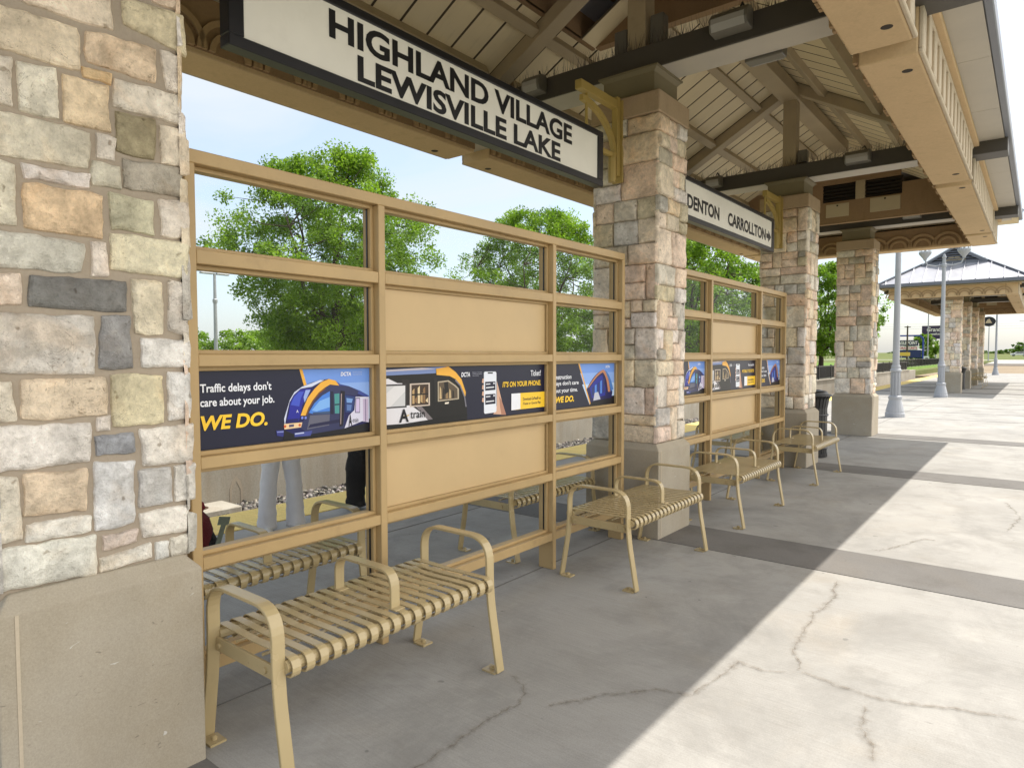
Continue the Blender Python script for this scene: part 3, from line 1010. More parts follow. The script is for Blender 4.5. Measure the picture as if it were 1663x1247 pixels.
# trusses
for k in (0, 1, 2):
    y = BY[k]
    L(MB().box(CX - 0.085, CX + 0.085, y - 0.085, y + 0.085, 4.046, 5.02)).build('king_post', M['timber'], can, bevel=0.006)
    for sx in (-1, 1):
        p0 = (CX + sx * 0.02, y, zdeck(CX) - 0.085)
        p1 = (CX + sx * 1.80, y, zdeck(CX + 1.80) - 0.075)
        g = MB().bar(p0, p1, 0.17, 0.13)
        L(g).build('rafter', M['timber'], can, bevel=0.005)
# ridge beam and purlins
L(MB().box(CX - 0.115, CX + 0.115, 6.11, 12.4, 4.93, 5.10)).build('ridge_beam', M['timber'], can, bevel=0.005)
for sx in (-1, 1):
    for dx, w, y0, y1, dz in ((1.07, 0.10, 0.92, BY[1] - 0.09, 0.10), (1.07, 0.10, BY[1] + 0.09, BY[2] - 0.09, 0.10), (1.07, 0.10, BY[2] + 0.09, 12.4, 0.10),
                              (0.42, 0.09, 6.11, BY[2] - 0.09, 0.08), (0.42, 0.09, BY[2] + 0.09, 12.4, 0.08),
                              (1.60, 0.12, BY[1] + 0.2, BY[2] - 0.2, 0.10), (1.60, 0.12, BY[2] + 0.2, 12.4, 0.10), (1.60, 0.12, 0.9, BY[1] - 0.2, 0.10)):
        x = CX + sx * dx
        z = zdeck(x) - dz / 2 - 0.004
        g = MB().bar((x, y0, z), (x, y1, z), w, dz, (sx * SLOPE * 0.9, 0, 1))
        L(g).build('purlin', M['timber'], can, bevel=0.004)
# plank ceiling: boards running down the slope, with open V joints
g = MB()
bw = 0.305
XO_ = 2.05
def board(y0, y1, d0, d1, sx):
    a, b = CX + sx * d0, CX + sx * d1
    za, zb = zdeck(a), zdeck(b)
    c = 0.011
    g.add([(a, y0 + c, za), (a, y1 - c, za), (b, y1 - c, zb), (b, y0 + c, zb), (a, y0, za + 0.018), (a, y1, za + 0.018), (b, y1, zb + 0.018), (b, y0, zb + 0.018)],
          [(0, 1, 2, 3)])
    g.mat = 1
    nb = len(g.v) - 8
    for f in ((4, 0, 3, 7), (1, 5, 6, 2), (7, 6, 5, 4), (4, 5, 1, 0), (3, 2, 6, 7)):
        g.f.append(tuple(q + nb for q in f))
        g.c.append(None)
        g.mi.append(1)
    g.mat = 0
y = GY0
while y < GY1 - 0.05:
    y1 = min(y + bw, GY1)
    for sx in (-1, 1):
        inner = 0.95 if 0.9 < y and y1 < 6.02 else 0.0
        board(y, y1, inner, XO_ - 0.03, sx)
    y += bw + 0.004
L(g).build('plank_ceiling', [M['plank'], M['jointshade']], can)
# hip ends seen from below
g = MB()
for ye, yg, s in ((Y0, GY0, 1), (Y1, GY1, -1)):
    ze, zg = zdeck(CX + HALF), zdeck(CX + HALF - 1.30)
    g.add([(CX - HALF, ye, ze), (CX + HALF, ye, ze), (CX + HALF - 1.3, yg, zg), (CX - HALF + 1.3, yg, zg), (CX - HALF, yg, ze), (CX + HALF, yg, ze)],
          [(0, 1, 2, 3), (0, 3, 4), (1, 5, 2)])
g.add([(x, y, z + 0.03) for x, y, z in g.v], [f[::-1] for f in g.f])
L(g).build('hip_ceiling', M['plank'], can)
# recessed coffer over the near bay: brown plaster cheeks and lid
g = MB()
for sx in (-1, 1):
    a, c = sorted((CX + sx * 0.95, CX + sx * 0.99))
    g.box(a, c, 0.9, 6.0, zdeck(CX + 0.95) - 0.02, 5.02)
g.box(CX - 0.99, CX + 0.99, 6.001, 6.10, 4.675, 4.95)
g.box(CX - 0.55, CX + 0.55, 6.001, 6.10, 4.951, 5.16)
g.box(CX - 0.99, CX + 0.99, 0.80, 0.899, 4.675, 4.95)
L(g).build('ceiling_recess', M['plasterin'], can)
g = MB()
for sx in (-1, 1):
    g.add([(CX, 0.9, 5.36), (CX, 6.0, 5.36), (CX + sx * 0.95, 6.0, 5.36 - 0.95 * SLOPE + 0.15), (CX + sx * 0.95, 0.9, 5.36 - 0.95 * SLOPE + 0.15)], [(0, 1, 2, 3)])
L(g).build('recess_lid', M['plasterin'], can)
# louvred cross wall in the far bay
YW = 12.42
wl = None
g = MB()
def wall_piece(x0, x1, z0, z1):
    g.box(x0, x1, YW, YW + 0.10, z0, z1)
z_o0, z_o1 = 4.12, 4.42
wall_piece(-4.38, -3.02, 3.75, 4.42)
wall_piece(-3.019, -1.82, 3.75, z_o0)
wall_piece(-1.819, -1.01, 3.75, 4.30)
wall_piece(-3.6, -1.85, z_o1, 4.66)
L(g).build('cross_wall', M['plasterin'], can)
wl = kids(can)[-1]
for x0, x1 in ((-3.018, -2.50), (-2.36, -1.821)):
    vb = L(MB().box(x0, x1, YW + 0.07, YW + 0.09, z_o0, z_o1)).build('vent', M['dark'], can)
    g = MB()
    for q in range(5):
        zz = z_o0 + 0.03 + q * 0.058
        g.add([(x0, YW + 0.02, zz), (x1, YW + 0.02, zz), (x1, YW + 0.068, zz + 0.04), (x0, YW + 0.068, zz + 0.04), (x0, YW + 0.02, zz + 0.006), (x1, YW + 0.02, zz + 0.006), (x1, YW + 0.068, zz + 0.046), (x0, YW + 0.068, zz + 0.046)],
              [(0, 1, 2, 3), (7, 6, 5, 4), (0, 4, 5, 1)])
    L(g).build('louvres', M['dark'], vb)
L(MB().box(-2.50, -2.36, YW - 0.03, YW + 0.1, z_o0 - 0.0, z_o1)).build('conduit_cover', M['timber'], can)
for x0, x1, z0, z1 in ((-2.96, -2.60, 3.86, 4.08), (-2.28, -1.84, 3.87, 4.10)):
    ap = L(MB().box(x0, x1, YW - 0.014, YW - 0.001, z0, z1)).build('access_panel', M['access'], can, bevel=0.003)
    L(MB().box((x0 + x1) / 2 - 0.012, (x0 + x1) / 2 + 0.012, YW - 0.022, YW - 0.014, z1 - 0.045, z1 - 0.02)).build('latch', M['dark'], ap)
# plaster fascias
FZ0, FZ1 = 3.50, 3.89
XO, XI = 2.05, 1.69              # half widths, outer and inner
segs = [(Y0 + 0.28, PY[0] - 0.13), (PY[0] + 0.11, PY[1] - 0.245), (PY[1] - 0.02, PY[2] - 0.245), (PY[2] - 0.02, PY[3] - 0.47), (PY[3] - 0.27, Y1 - 0.28)]
YE0, YE1 = Y0 + 0.28, Y1 - 0.28
def arch(g, cy, x, sgn, r0, axis='y', z=FZ0 + 0.04, n=16):
    for ra, rb, t in ((r0, r0 - 0.04, 0.026), (r0 - 0.085, r0 - 0.125, 0.026)):
        for i in range(n):
            a0, a1 = math.pi * i / n, math.pi * (i + 1) / n
            q = [(cy + ra * math.cos(a0), z + ra * math.sin(a0)), (cy + ra * math.cos(a1), z + ra * math.sin(a1)), (cy + rb * math.cos(a1), z + rb * math.sin(a1)), (cy + rb * math.cos(a0), z + rb * math.sin(a0))]
            if axis == 'y':
                g.prism([(x, p[0], p[1]) for p in q], (sgn * t, 0, 0))
            else:
                g.prism([(p[0], x, p[1]) for p in q], (0, sgn * t, 0))
for sx in (-1, 1):
    for (ya, yb) in segs:
        a, c = sorted((CX + sx * XI, CX + sx * XO))
        fa = L(MB().box(a, c, ya, yb, FZ0, FZ1)).build('fascia', M['plaster'], can, bevel=0.012, seg=2)
        ia, ib = sorted((CX + sx * XI, CX + sx * (XI - 0.012)))
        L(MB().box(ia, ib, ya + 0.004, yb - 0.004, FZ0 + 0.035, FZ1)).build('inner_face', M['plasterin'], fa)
        # scalloped relief on the inner face
        g = MB()
        cyy = ya + 0.25
        while cyy < yb - 0.2:
            arch(g, cyy, CX + sx * (XI - 0.012), -sx, 0.235)
            cyy += 0.40
        if g.v:
            L(g).build('scallop_relief', M['relief'], fa)
        # raised outer face with long slots
        g = MB()
        x0 = CX + sx * (XO + 0.001)
        x1 = CX + sx * (XO + 0.028)
        p0, p1 = sorted((x0, x1))
        nsl = max(2, int((yb - ya) / 0.29))
        st = (yb - ya) / nsl
        for i in range(nsl):
            ca = ya + st * i
            g.box(p0, p1, ca + 0.005, ca + st * 0.5, FZ0 + 0.035, FZ1 - 0.04)
        g.box(p0, p1, ya + 0.005, yb - 0.005, FZ1 - 0.0395, FZ1 - 0.005)
        g.box(p0, p1 , ya + 0.005, yb - 0.005, FZ0 + 0.005, FZ0 + 0.0345)
        L(g).build('slotted_face', M['trim'], fa, bevel=0.006)
        # recessed reveal between segments
    for i in range(4):
        a, c = sorted((CX + sx * (XI + 0.01), CX + sx * (XO - 0.02)))
        L(MB().box(a, c, segs[i][1] + 0.001, segs[i + 1][0] - 0.001, FZ0 + 0.10, FZ1)).build('reveal', M['soffitpaint'], can)
for ye, yi, s in ((YE0, YE0 + 0.30, 1), (YE1, YE1 - 0.30, -1)):
    a, c = sorted((ye, yi))
    fa = L(MB().box(CX - XI + 0.002, CX + XI - 0.002, a, c, FZ0 + 0.003, FZ1)).build('end_fascia', M['plaster'], can, bevel=0.01)
    ia, ib = sorted((yi, yi + s * 0.012))
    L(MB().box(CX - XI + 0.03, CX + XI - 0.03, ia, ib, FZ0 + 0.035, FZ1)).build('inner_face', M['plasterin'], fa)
    g = MB()
    xx = CX - XI + 0.26
    while xx < CX + XI - 0.15:
        arch(g, xx, yi + s * 0.012, s, 0.235, 'x')
        xx += 0.395
    L(g).build('scallop_relief', M['relief'], fa)
    g = MB()
    xx = CX - XO + 0.12
    while xx < CX + XO - 0.1:
        arch(g, xx, ye, -s, 0.26, 'x')
        xx += 0.395
    L(g).build('scallop_relief', M['relief'], fa)
# downlights in the fascia soffits
for sx in (-1, 1):
    for y in (1.2, 4.66, 5.46, 8.88, 9.65, 13.15, 13.85):
        L(MB().lathe([(0.029, 3.497), (0.035, 3.499), (0.035, 3.505)], CX + sx * 1.95, y, 14)).build('downlight', M['dark'], can)
# eave: trim, soffit, gutter
g = MB()
for sx in (-1, 1):
    a, c = sorted((CX + sx * (XO - 0.03), CX + sx * (XO + 0.075)))
    g.box(a, c, YE0, YE1, FZ1 + 0.001, FZ1 + 0.05)
g.box(CX - XO, CX + XO, YE0 - 0.06, YE0 - 0.001 + 0.03, FZ1 + 0.001, FZ1 + 0.05)
g.box(CX - XO, CX + XO, YE1 - 0.03, YE1 + 0.06, FZ1 + 0.001, FZ1 + 0.05)
L(g).build('cornice', M['plaster'], can, bevel=0.006)
g = MB()
for sx in (-1, 1):
    a, c = sorted((CX + sx * (XI + 0.1), CX + sx * (HALF - 0.012)))
    y = Y0 + 0.02
    while y < Y1 - 0.1:
        yy = min(y + 1.45, Y1 - 0.02)
        g.box(a, c, y + 0.003, yy - 0.003, FZ1 + 0.051, FZ1 + 0.075)
        y += 1.45
g.box(CX - XI - 0.095, CX + XI + 0.095, Y0 + 0.02, YE0 + 0.2, FZ1 + 0.051, FZ1 + 0.075)
g.box(CX - XI - 0.095, CX + XI + 0.095, YE1 - 0.2, Y1 - 0.02, FZ1 + 0.051, FZ1 + 0.075)
L(g).build('eave_soffit', M['soffitpaint'], can)
g = MB()
for sx in (-1, 1):
    a, c = sorted((CX + sx * (HALF - 0.01), CX + sx * (HALF + 0.05)))
    g.box(a, c, Y0 - 0.05, Y1 + 0.05, FZ1 + 0.055, FZ1 + 0.185)
for ye in (Y0, Y1):
    g.box(CX - HALF + 0.012, CX + HALF - 0.012, ye - 0.05 if ye == Y0 else ye - 0.01, ye + 0.01 if ye == Y0 else ye + 0.05, FZ1 + 0.055, FZ1 + 0.185)
L(g).build('gutter', M['gutter'], can, bevel=0.008)
# roof sheet: dutch gable with standing seams
g = MB()
RZ = 5.56
def zr(d):
    return RZ - 0.62 * d
hx = HALF + 0.03
zt_e = zr(hx)
hg = 1.07
zg = zr(hg)
gy0, gy1 = Y0 + hx - hg, Y1 - hx + hg
for sx in (-1, 1):
    g.add([(CX, gy0 - 0.12, RZ), (CX, gy1 + 0.12, RZ), (CX + sx * hg, gy1 + 0.12, zg), (CX + sx * hg, gy0 - 0.12, zg)], [(0, 1, 2, 3)])
    g.add([(CX + sx * hg, gy0, zg), (CX + sx * hg, gy1, zg), (CX + sx * hx, Y1 + 0.03, zt_e), (CX + sx * hx, Y0 - 0.03, zt_e)], [(0, 1, 2, 3)])
for ye, gy in ((Y0 - 0.03, gy0), (Y1 + 0.03, gy1)):
    g.add([(CX - hx, ye, zt_e), (CX + hx, ye, zt_e), (CX + hg, gy, zg), (CX - hg, gy, zg)], [(0, 1, 2, 3)])
rf = L(g).build('metal_roof', M['roofmetal'], can)
sm = rf.modifiers.new('thickness', 'SOLIDIFY')
sm.thickness = 0.03
g = MB()
k = Y0 + 0.2
while k < Y1:
    for sx in (-1, 1):
        dmin = 0.0 if gy0 < k < gy1 else (hg + (gy0 - k) if k < gy0 else hg + (k - gy1))
        g.bar((CX + sx * dmin, k, zr(dmin) + 0.02), (CX + sx * hx, k, zt_e + 0.02), 0.025, 0.05)
    k += 0.42
k = CX - hx + 0.25
while k < CX + hx:
    d = abs(k - CX)
    for ye, gy, s in ((Y0 - 0.03, gy0, 1), (Y1 + 0.03, gy1, -1)):
        dep = hx - max(d, hg)
        if dep > 0.05:
            g.bar((k, ye, zt_e + 0.02), (k, ye + s * dep, zt_e + 0.62 * dep + 0.02), 0.025, 0.05)
    k += 0.42
L(g).build('roof_seams', M['roofmetal'], rf)
g = MB()
for sx in (-1, 1):
    for ye, gy in ((Y0 - 0.03, gy0), (Y1 + 0.03, gy1)):
        g.bar((CX + sx * hx, ye, zt_e + 0.03), (CX + sx * hg, gy, zg + 0.03), 0.09, 0.05)
g.bar((CX, gy0 - 0.12, RZ + 0.02), (CX, gy1 + 0.12, RZ + 0.02), 0.14, 0.05)
L(g).build('ridge_cap', M['gutter'], rf)
for gy, s in ((gy0, -1), (gy1, 1)):
    y = gy + s * 0.02
    lv = L(MB().prism([(CX - hg + 0.05, y, zg), (CX + hg - 0.05, y, zg), (CX, y, RZ - 0.05)], (0, -s * 0.03, 0))).build('gable_vent', M['dark'], can)
    g = MB()
    for q in range(6):
        z = zg + 0.04 + q * 0.09
        hw = (RZ - 0.08 - z) / 0.62
        if hw > 0.08:
            g.add([(CX - hw, y + s * 0.07, z), (CX + hw, y + s * 0.07, z), (CX + hw, y + s * 0.01, z + 0.05), (CX - hw, y + s * 0.01, z + 0.05), (CX - hw, y + s * 0.07, z + 0.012), (CX + hw, y + s * 0.07, z + 0.012), (CX + hw, y + s * 0.01, z + 0.062), (CX - hw, y + s * 0.01, z + 0.062)],
                  [(0, 1, 2, 3), (7, 6, 5, 4), (0, 4, 5, 1)])
    L(g).build('louvres', M['gutter'], lv)
    g = MB()
    for sx in (-1, 1):
        g.bar((CX, gy + s * 0.09, RZ - 0.06), (CX + sx * hg, gy + s * 0.09, zg - 0.05), 0.05, 0.10)
    g.box(CX - hg, CX + hg, gy + min(s * 0.05, s * 0.10), gy + max(s * 0.05, s * 0.10), zg - 0.06, zg + 0.03)
    L(g).build('barge_board', M['gutter'], lv)
dup(can, (0, FAR, 0.21), 'distant shelter roof with grey standing-seam metal and a louvred gable')

# ------------------------------------------------------------------ fixtures on the beams
def beam_light(x, y, z, label, w=0.29, facing=-1):
    t = thing('beam_light', label, 'light', (x, y, z), 'floodlights on the shelter beams')
    n = 10
    prof = [(0.0, 0.075), (facing * 0.03, 0.085), (facing * 0.09, 0.075), (facing * 0.135, 0.03), (facing * 0.14, -0.02), (facing * 0.12, -0.07), (0, -0.075)]
    MB().prism([(-w / 2, a, b) for a, b in prof], (w, 0, 0)).build('housing', M['fixture'], t, bevel=0.006)
    MB().prism([(-w / 2 + 0.02, facing * 0.143, 0.02), (-w / 2 + 0.02, facing * 0.146, -0.02), (-w / 2 + 0.02, facing * 0.126, -0.072), (-w / 2 + 0.02, facing * 0.118, -0.068)], (w - 0.04, 0, 0)).build('lens', M['lens'], t)
    MB().tube([(w / 2 - 0.05, facing * 0.02, 0.08), (w / 2 - 0.08, facing * 0.01, 0.14), (w / 2 - 0.12, -facing * 0.05, 0.13)], 0.008, 6).build('cable', M['black'], t)
    return t
beam_light(-1.87, BY[1] - 0.166, 3.985, 'grey half-round floodlight on the front of the nearest brown beam, right of the king post')
beam_light(-1.76, BY[1] + 0.166, 3.90, 'grey floodlight behind the nearest brown beam, peeping out below it', facing=1)
beam_light(-3.70, BY[1] - 0.166, 3.975, 'floodlight with a looped cable behind the top right of the name sign', 0.2)
beam_light(-1.86, BY[2] - 0.166, 3.985, 'grey floodlight on the front of the second brown beam, right of its king post')
beam_light(-3.72, BY[2] - 0.166, 3.975, 'floodlight with a looped cable above the arrow sign', 0.22)
beam_light(-1.84, BY[3] - 0.166, 3.985, 'small floodlight on the farthest brown beam of the near shelter')
def jbox(x, y, label, h=0.16):
    t = thing('junction_box', label, 'box', (x, y, 4.046), 'boxes beside the king posts')
    MB().box(-0.06, 0.06, -0.05, 0.05, 0.05, 0.05 + h).build('case', M['fixture'], t, bevel=0.006)
    MB().box(-0.05, 0.05, -0.04, 0.04, 0, 0.049).build('foot', M['dark'], t)
jbox(CX + 0.16, BY[2], 'grey junction box on the second beam, right of the king post')
jbox(CX - 0.17, BY[1], 'grey junction box on the nearest beam, left of the king post', 0.2)
jbox(CX + 0.17, BY[1], 'dark junction box on the nearest beam, right of the king post', 0.24)

# ------------------------------------------------------------------ glazed screens
RAILS = [(2.262, 2.316), (1.868, 1.925), (1.457, 1.507), (1.042, 1.092), (0.630, 0.681), (0.206, 0.262)]
POSTS = [(1.245, 1.287), (2.215, 2.258), (3.752, 3.790), (4.716, 4.757)]
DX0, DX1 = SX - 0.125, SX
def make_screen(label, dy):
    t = thing('glazed_screen', label, 'screen', (SX, 3.0 + dy, 0), 'glazed tan screens between the piers')
    def S(g):
        g.v = [(x - SX, y - 3.0, z) for x, y, z in g.v]
        return g
    for (a, b) in POSTS:
        S(MB().box(DX0, DX1, a, b, 0.0, 2.262)).build('post', M['frame'], t, bevel=0.003)
    S(MB().box(DX0, DX1, POSTS[0][0], POSTS[3][1], 2.2622, 2.316)).build('top_rail', M['frame'], t, bevel=0.003)
    for (z0, z1) in RAILS[1:]:
        for i in range(3):
            S(MB().box(DX0 + 0.004, DX1 - 0.003, POSTS[i][1], POSTS[i + 1][0], z0, z1)).build('cross_rail', M['frame'], t, bevel=0.003)
    gx = SX - 0.068
    for i in range(3):
        ya, yb = POSTS[i][1], POSTS[i + 1][0]
        for j in range(5):
            zt, zb = RAILS[j][0], RAILS[j + 1][1]
            g = MB()
            bd, dp = 0.018, 0.026
            g.box(gx - dp, gx + dp, ya, yb, zb, zb + bd).box(gx - dp, gx + dp, ya, yb, zt - bd, zt)
            g.box(gx - dp, gx + dp, ya, ya + bd, zb + bd, zt - bd).box(gx - dp, gx + dp, yb - bd, yb, zb + bd, zt - bd)
            S(g).build('glazing_bead', M['frame'], t, bevel=0.002)
            for ga, gb in ((yb - bd - 0.005, yb - bd - 0.0005), (ya + bd + 0.0005, ya + bd + 0.005)):
                S(MB().box(gx - 0.0045, gx + 0.0045, ga, gb, zb + bd, zt - bd)).build('gasket', M['black'], t)
            q = (ya + bd + 0.006, yb - bd - 0.006, zb + bd + 0.001, zt - bd - 0.001)
            if i == 1 and j in (1, 3):
                S(MB().box(gx - 0.012, gx + 0.012, *q)).build('solid_panel', M['filler'], t)
            elif j == 2:
                pass
            else:
                S(MB().box(gx - 0.003, gx + 0.003, *q)).build('glass_pane', M['glass'], t)
    return t
make_screen('tan framed glazed screen under the big name sign, next to the nearest pier', 0)
make_screen('tan framed glazed screen under the arrow sign, farther along', PITCHY)

# ------------------------------------------------------------------ advertising panels
NAVY = lin(24, 26, 52); YEL = lin(250, 205, 55); SKYB = lin(110, 150, 225); SKYL = lin(190, 214, 246); BLU = lin(30, 42, 150); DBLU = lin(22, 24, 84)
ORA = lin(236, 176, 66); WHT = lin(238, 240, 248); SILV = lin(196, 198, 214); GLS = lin(84, 140, 222); DGL = lin(36, 52, 110); BLK = lin(18, 18, 26)
GX = SX - 0.068
class Art:
    """flat printed artwork laid in thin layers on a panel; u runs along +y, v up"""
    def __init__(s, y0, y1, z0, z1):
        s.g, s.t = MB(), []
        s.y0, s.y1, s.z0, s.z1 = y0, y1, z0, z1
        s.k = 0
    def P(s, u, v, k):
        u, v = min(1, max(0, u)), min(1, max(0, v))
        return (0.0062 + k * 0.00006, s.y0 + u * (s.y1 - s.y0), s.z0 + v * (s.z1 - s.z0))
    def poly(s, pts, col):
        s.k += 1
        s.g.col = col
        s.g.add([s.P(u, v, s.k) for u, v in pts], [tuple(range(len(pts)))])
    def strip(s, A, B, col):
        s.k += 1
        s.g.col = col
        n = len(A)
        s.g.add([s.P(u, v, s.k) for u, v in A] + [s.P(u, v, s.k) for u, v in B], [(i, i + 1, n + i + 1, n + i) for i in range(n - 1)])
    def text(s, body, u0, u1, v0, v1, col, offset=0.02, shear=0.0):
        vs, fs = text_box(body, u0, u1, v0, v1, offset, shear)
        g = MB()
        g.col = col
        g.add([s.P(a, b, 60) for a, b in vs], fs)
        s.t.append(g)
def curve(p0, p1, p2, n=10):
    return [((1 - t) ** 2 * p0[0] + 2 * t * (1 - t) * p1[0] + t * t * p2[0], (1 - t) ** 2 * p0[1] + 2 * t * (1 - t) * p1[1] + t * t * p2[1]) for t in [i / n for i in range(n + 1)]]

def train_left(a):
    """blue railcar, nose to the left, printed over the sky field"""
    pl = a.poly
    pl([(0.442, 0.171), (0.445, 0.311), (0.46, 0.432), (0.48, 0.57), (0.507, 0.676), (0.554, 0.75), (0.608, 0.801), (0.664, 0.836), (0.721, 0.848), (0.764, 0.82), (0.794, 0.767), (0.854, 0.728), (0.931, 0.651), (0.994, 0.565), (0.995, 0.06), (0.82, 0.089), (0.61, 0.026), (0.503, 0.038)], DBLU)
    pl([(0.764, 0.82), (0.794, 0.767), (0.854, 0.728), (0.931, 0.651), (0.994, 0.565), (0.99, 0.53), (0.92, 0.60), (0.85, 0.66), (0.79, 0.71)], lin(58, 74, 150))
    pl([(0.473, 0.383), (0.483, 0.538), (0.507, 0.637), (0.544, 0.711), (0.608, 0.72), (0.58, 0.603), (0.552, 0.48), (0.541, 0.338), (0.531, 0.261), (0.459, 0.261)], lin(34, 38, 150))
    pl([(0.485, 0.50), (0.505, 0.61), (0.535, 0.68), (0.565, 0.68), (0.545, 0.58), (0.535, 0.47)], lin(64, 84, 196))
    pl([(0.575, 0.70), (0.605, 0.70), (0.585, 0.60), (0.568, 0.52), (0.562, 0.60)], lin(150, 170, 226))
    pl([(0.462, 0.30), (0.53, 0.30), (0.528, 0.265), (0.459, 0.262)], lin(24, 24, 96))
    pl([(0.445, 0.311), (0.48, 0.57), (0.507, 0.676), (0.554, 0.75), (0.664, 0.836), (0.692, 0.834), (0.615, 0.745), (0.544, 0.722), (0.503, 0.637), (0.478, 0.538), (0.462, 0.384), (0.449, 0.216)], lin(206, 212, 236))
    pl([(0.575, 0.335), (0.617, 0.55), (0.656, 0.658), (0.728, 0.757), (0.786, 0.743), (0.854, 0.728), (0.923, 0.643), (0.907, 0.576), (0.823, 0.604), (0.82, 0.089), (0.61, 0.026), (0.54, 0.164)], lin(48, 52, 92))
    pl([(0.60, 0.33), (0.725, 0.32), (0.72, 0.16), (0.58, 0.13)], lin(98, 98, 116))
    pl([(0.60, 0.20), (0.80, 0.24), (0.80, 0.19), (0.585, 0.15)], lin(30, 32, 70))
    pl([(0.592, 0.369), (0.627, 0.5), (0.677, 0.607), (0.727, 0.666), (0.725, 0.327), (0.619, 0.347)], lin(72, 130, 220))
    pl([(0.61, 0.40), (0.66, 0.53), (0.725, 0.58), (0.725, 0.43), (0.64, 0.38)], lin(126, 178, 240))
    pl([(0.615, 0.37), (0.725, 0.37), (0.725, 0.327), (0.619, 0.347)], lin(60, 84, 120))
    pl([(0.730, 0.665), (0.75, 0.66), (0.75, 0.32), (0.728, 0.325)], lin(26, 30, 58))
    pl([(0.756, 0.621), (0.789, 0.625), (0.787, 0.324), (0.758, 0.329)], lin(74, 150, 150))
    pl([(0.758, 0.47), (0.788, 0.47), (0.787, 0.45), (0.758, 0.45)], lin(26, 34, 60))
    pl([(0.797, 0.666), (0.827, 0.654), (0.812, 0.133), (0.786, 0.122)], lin(24, 22, 38))
    pl([(0.800, 0.62), (0.806, 0.62), (0.798, 0.16), (0.793, 0.16)], lin(170, 150, 150))
    pl([(0.826, 0.595), (0.895, 0.561), (0.878, 0.324), (0.829, 0.333)], lin(40, 62, 120))
    pl([(0.836, 0.55), (0.88, 0.53), (0.872, 0.47), (0.838, 0.48)], lin(120, 160, 220))
    pl([(0.838, 0.45), (0.872, 0.44), (0.866, 0.35), (0.838, 0.36)], lin(90, 120, 180))
    pl([(0.899, 0.56), (0.994, 0.547), (0.992, 0.145), (0.944, 0.173), (0.82, 0.089), (0.851, 0.278), (0.89, 0.356)], lin(214, 212, 232))
    pl([(0.899, 0.543), (0.93, 0.539), (0.929, 0.306), (0.894, 0.312)], lin(60, 62, 96))
    pl([(0.903, 0.53), (0.927, 0.527), (0.926, 0.318), (0.899, 0.322)], lin(206, 190, 226))
    pl([(0.95, 0.519), (0.986, 0.513), (0.984, 0.164), (0.952, 0.162)], lin(196, 180, 210))
    pl([(0.966, 0.515), (0.970, 0.515), (0.970, 0.164), (0.966, 0.164)], lin(90, 86, 120))
    pl([(0.442, 0.156), (0.503, 0.078), (0.503, 0.043), (0.82, 0.089), (0.992, 0.145), (0.991, 0.0), (0.438, 0.0)], BLK)
    a.strip([(0.541, 0.338), (0.559, 0.447), (0.586, 0.586), (0.628, 0.71), (0.671, 0.803), (0.721, 0.848), (0.764, 0.82), (0.786, 0.751)], [(0.571, 0.333), (0.589, 0.442), (0.617, 0.55), (0.656, 0.658), (0.692, 0.719), (0.728, 0.765), (0.757, 0.754), (0.786, 0.743)], ORA)
    a.strip([(0.571, 0.333), (0.589, 0.442), (0.617, 0.55), (0.656, 0.658), (0.692, 0.719)], [(0.580, 0.333), (0.597, 0.435), (0.624, 0.54), (0.662, 0.642), (0.70, 0.705)], lin(120, 74, 24))
    pl([(0.443, 0.241), (0.551, 0.241), (0.543, 0.171), (0.445, 0.163)], lin(238, 204, 160))
    pl([(0.472, 0.225), (0.502, 0.225), (0.500, 0.19), (0.472, 0.188)], lin(86, 80, 110))
    for u, v in ((0.535, 0.205), (0.449, 0.205)):
        pl([(u + 0.008 * math.cos(q), v + 0.02 * math.sin(q)) for q in [i * 0.9 for i in range(7)]], lin(206, 92, 50))
    for u, v in ((0.551, 0.305), (0.571, 0.301)):
        pl([(u + 0.008 * math.cos(q), v + 0.02 * math.sin(q)) for q in [i * 0.9 for i in range(7)]], lin(120, 136, 226))
    pl([(0.398, 0.159), (0.442, 0.156), (0.438, 0.063), (0.401, 0.088)], lin(48, 54, 130))
    pl([(0.402, 0.145), (0.440, 0.143), (0.440, 0.125), (0.403, 0.128)], lin(130, 140, 200))
    pl([(0.503, 0.101), (0.611, 0.106), (0.6, 0.036), (0.503, 0.043)], lin(66, 76, 150))
    pl([(0.505, 0.095), (0.56, 0.098), (0.56, 0.08), (0.505, 0.077)], lin(190, 198, 230))
    a.text('A', 0.515, 0.528, 0.385, 0.425, WHT, 0.01)
    a.text('-train', 0.872, 0.915, 0.165, 0.235, BLK, 0.0)
    a.text('A', 0.847, 0.872, 0.115, 0.29, BLK, 0.03)

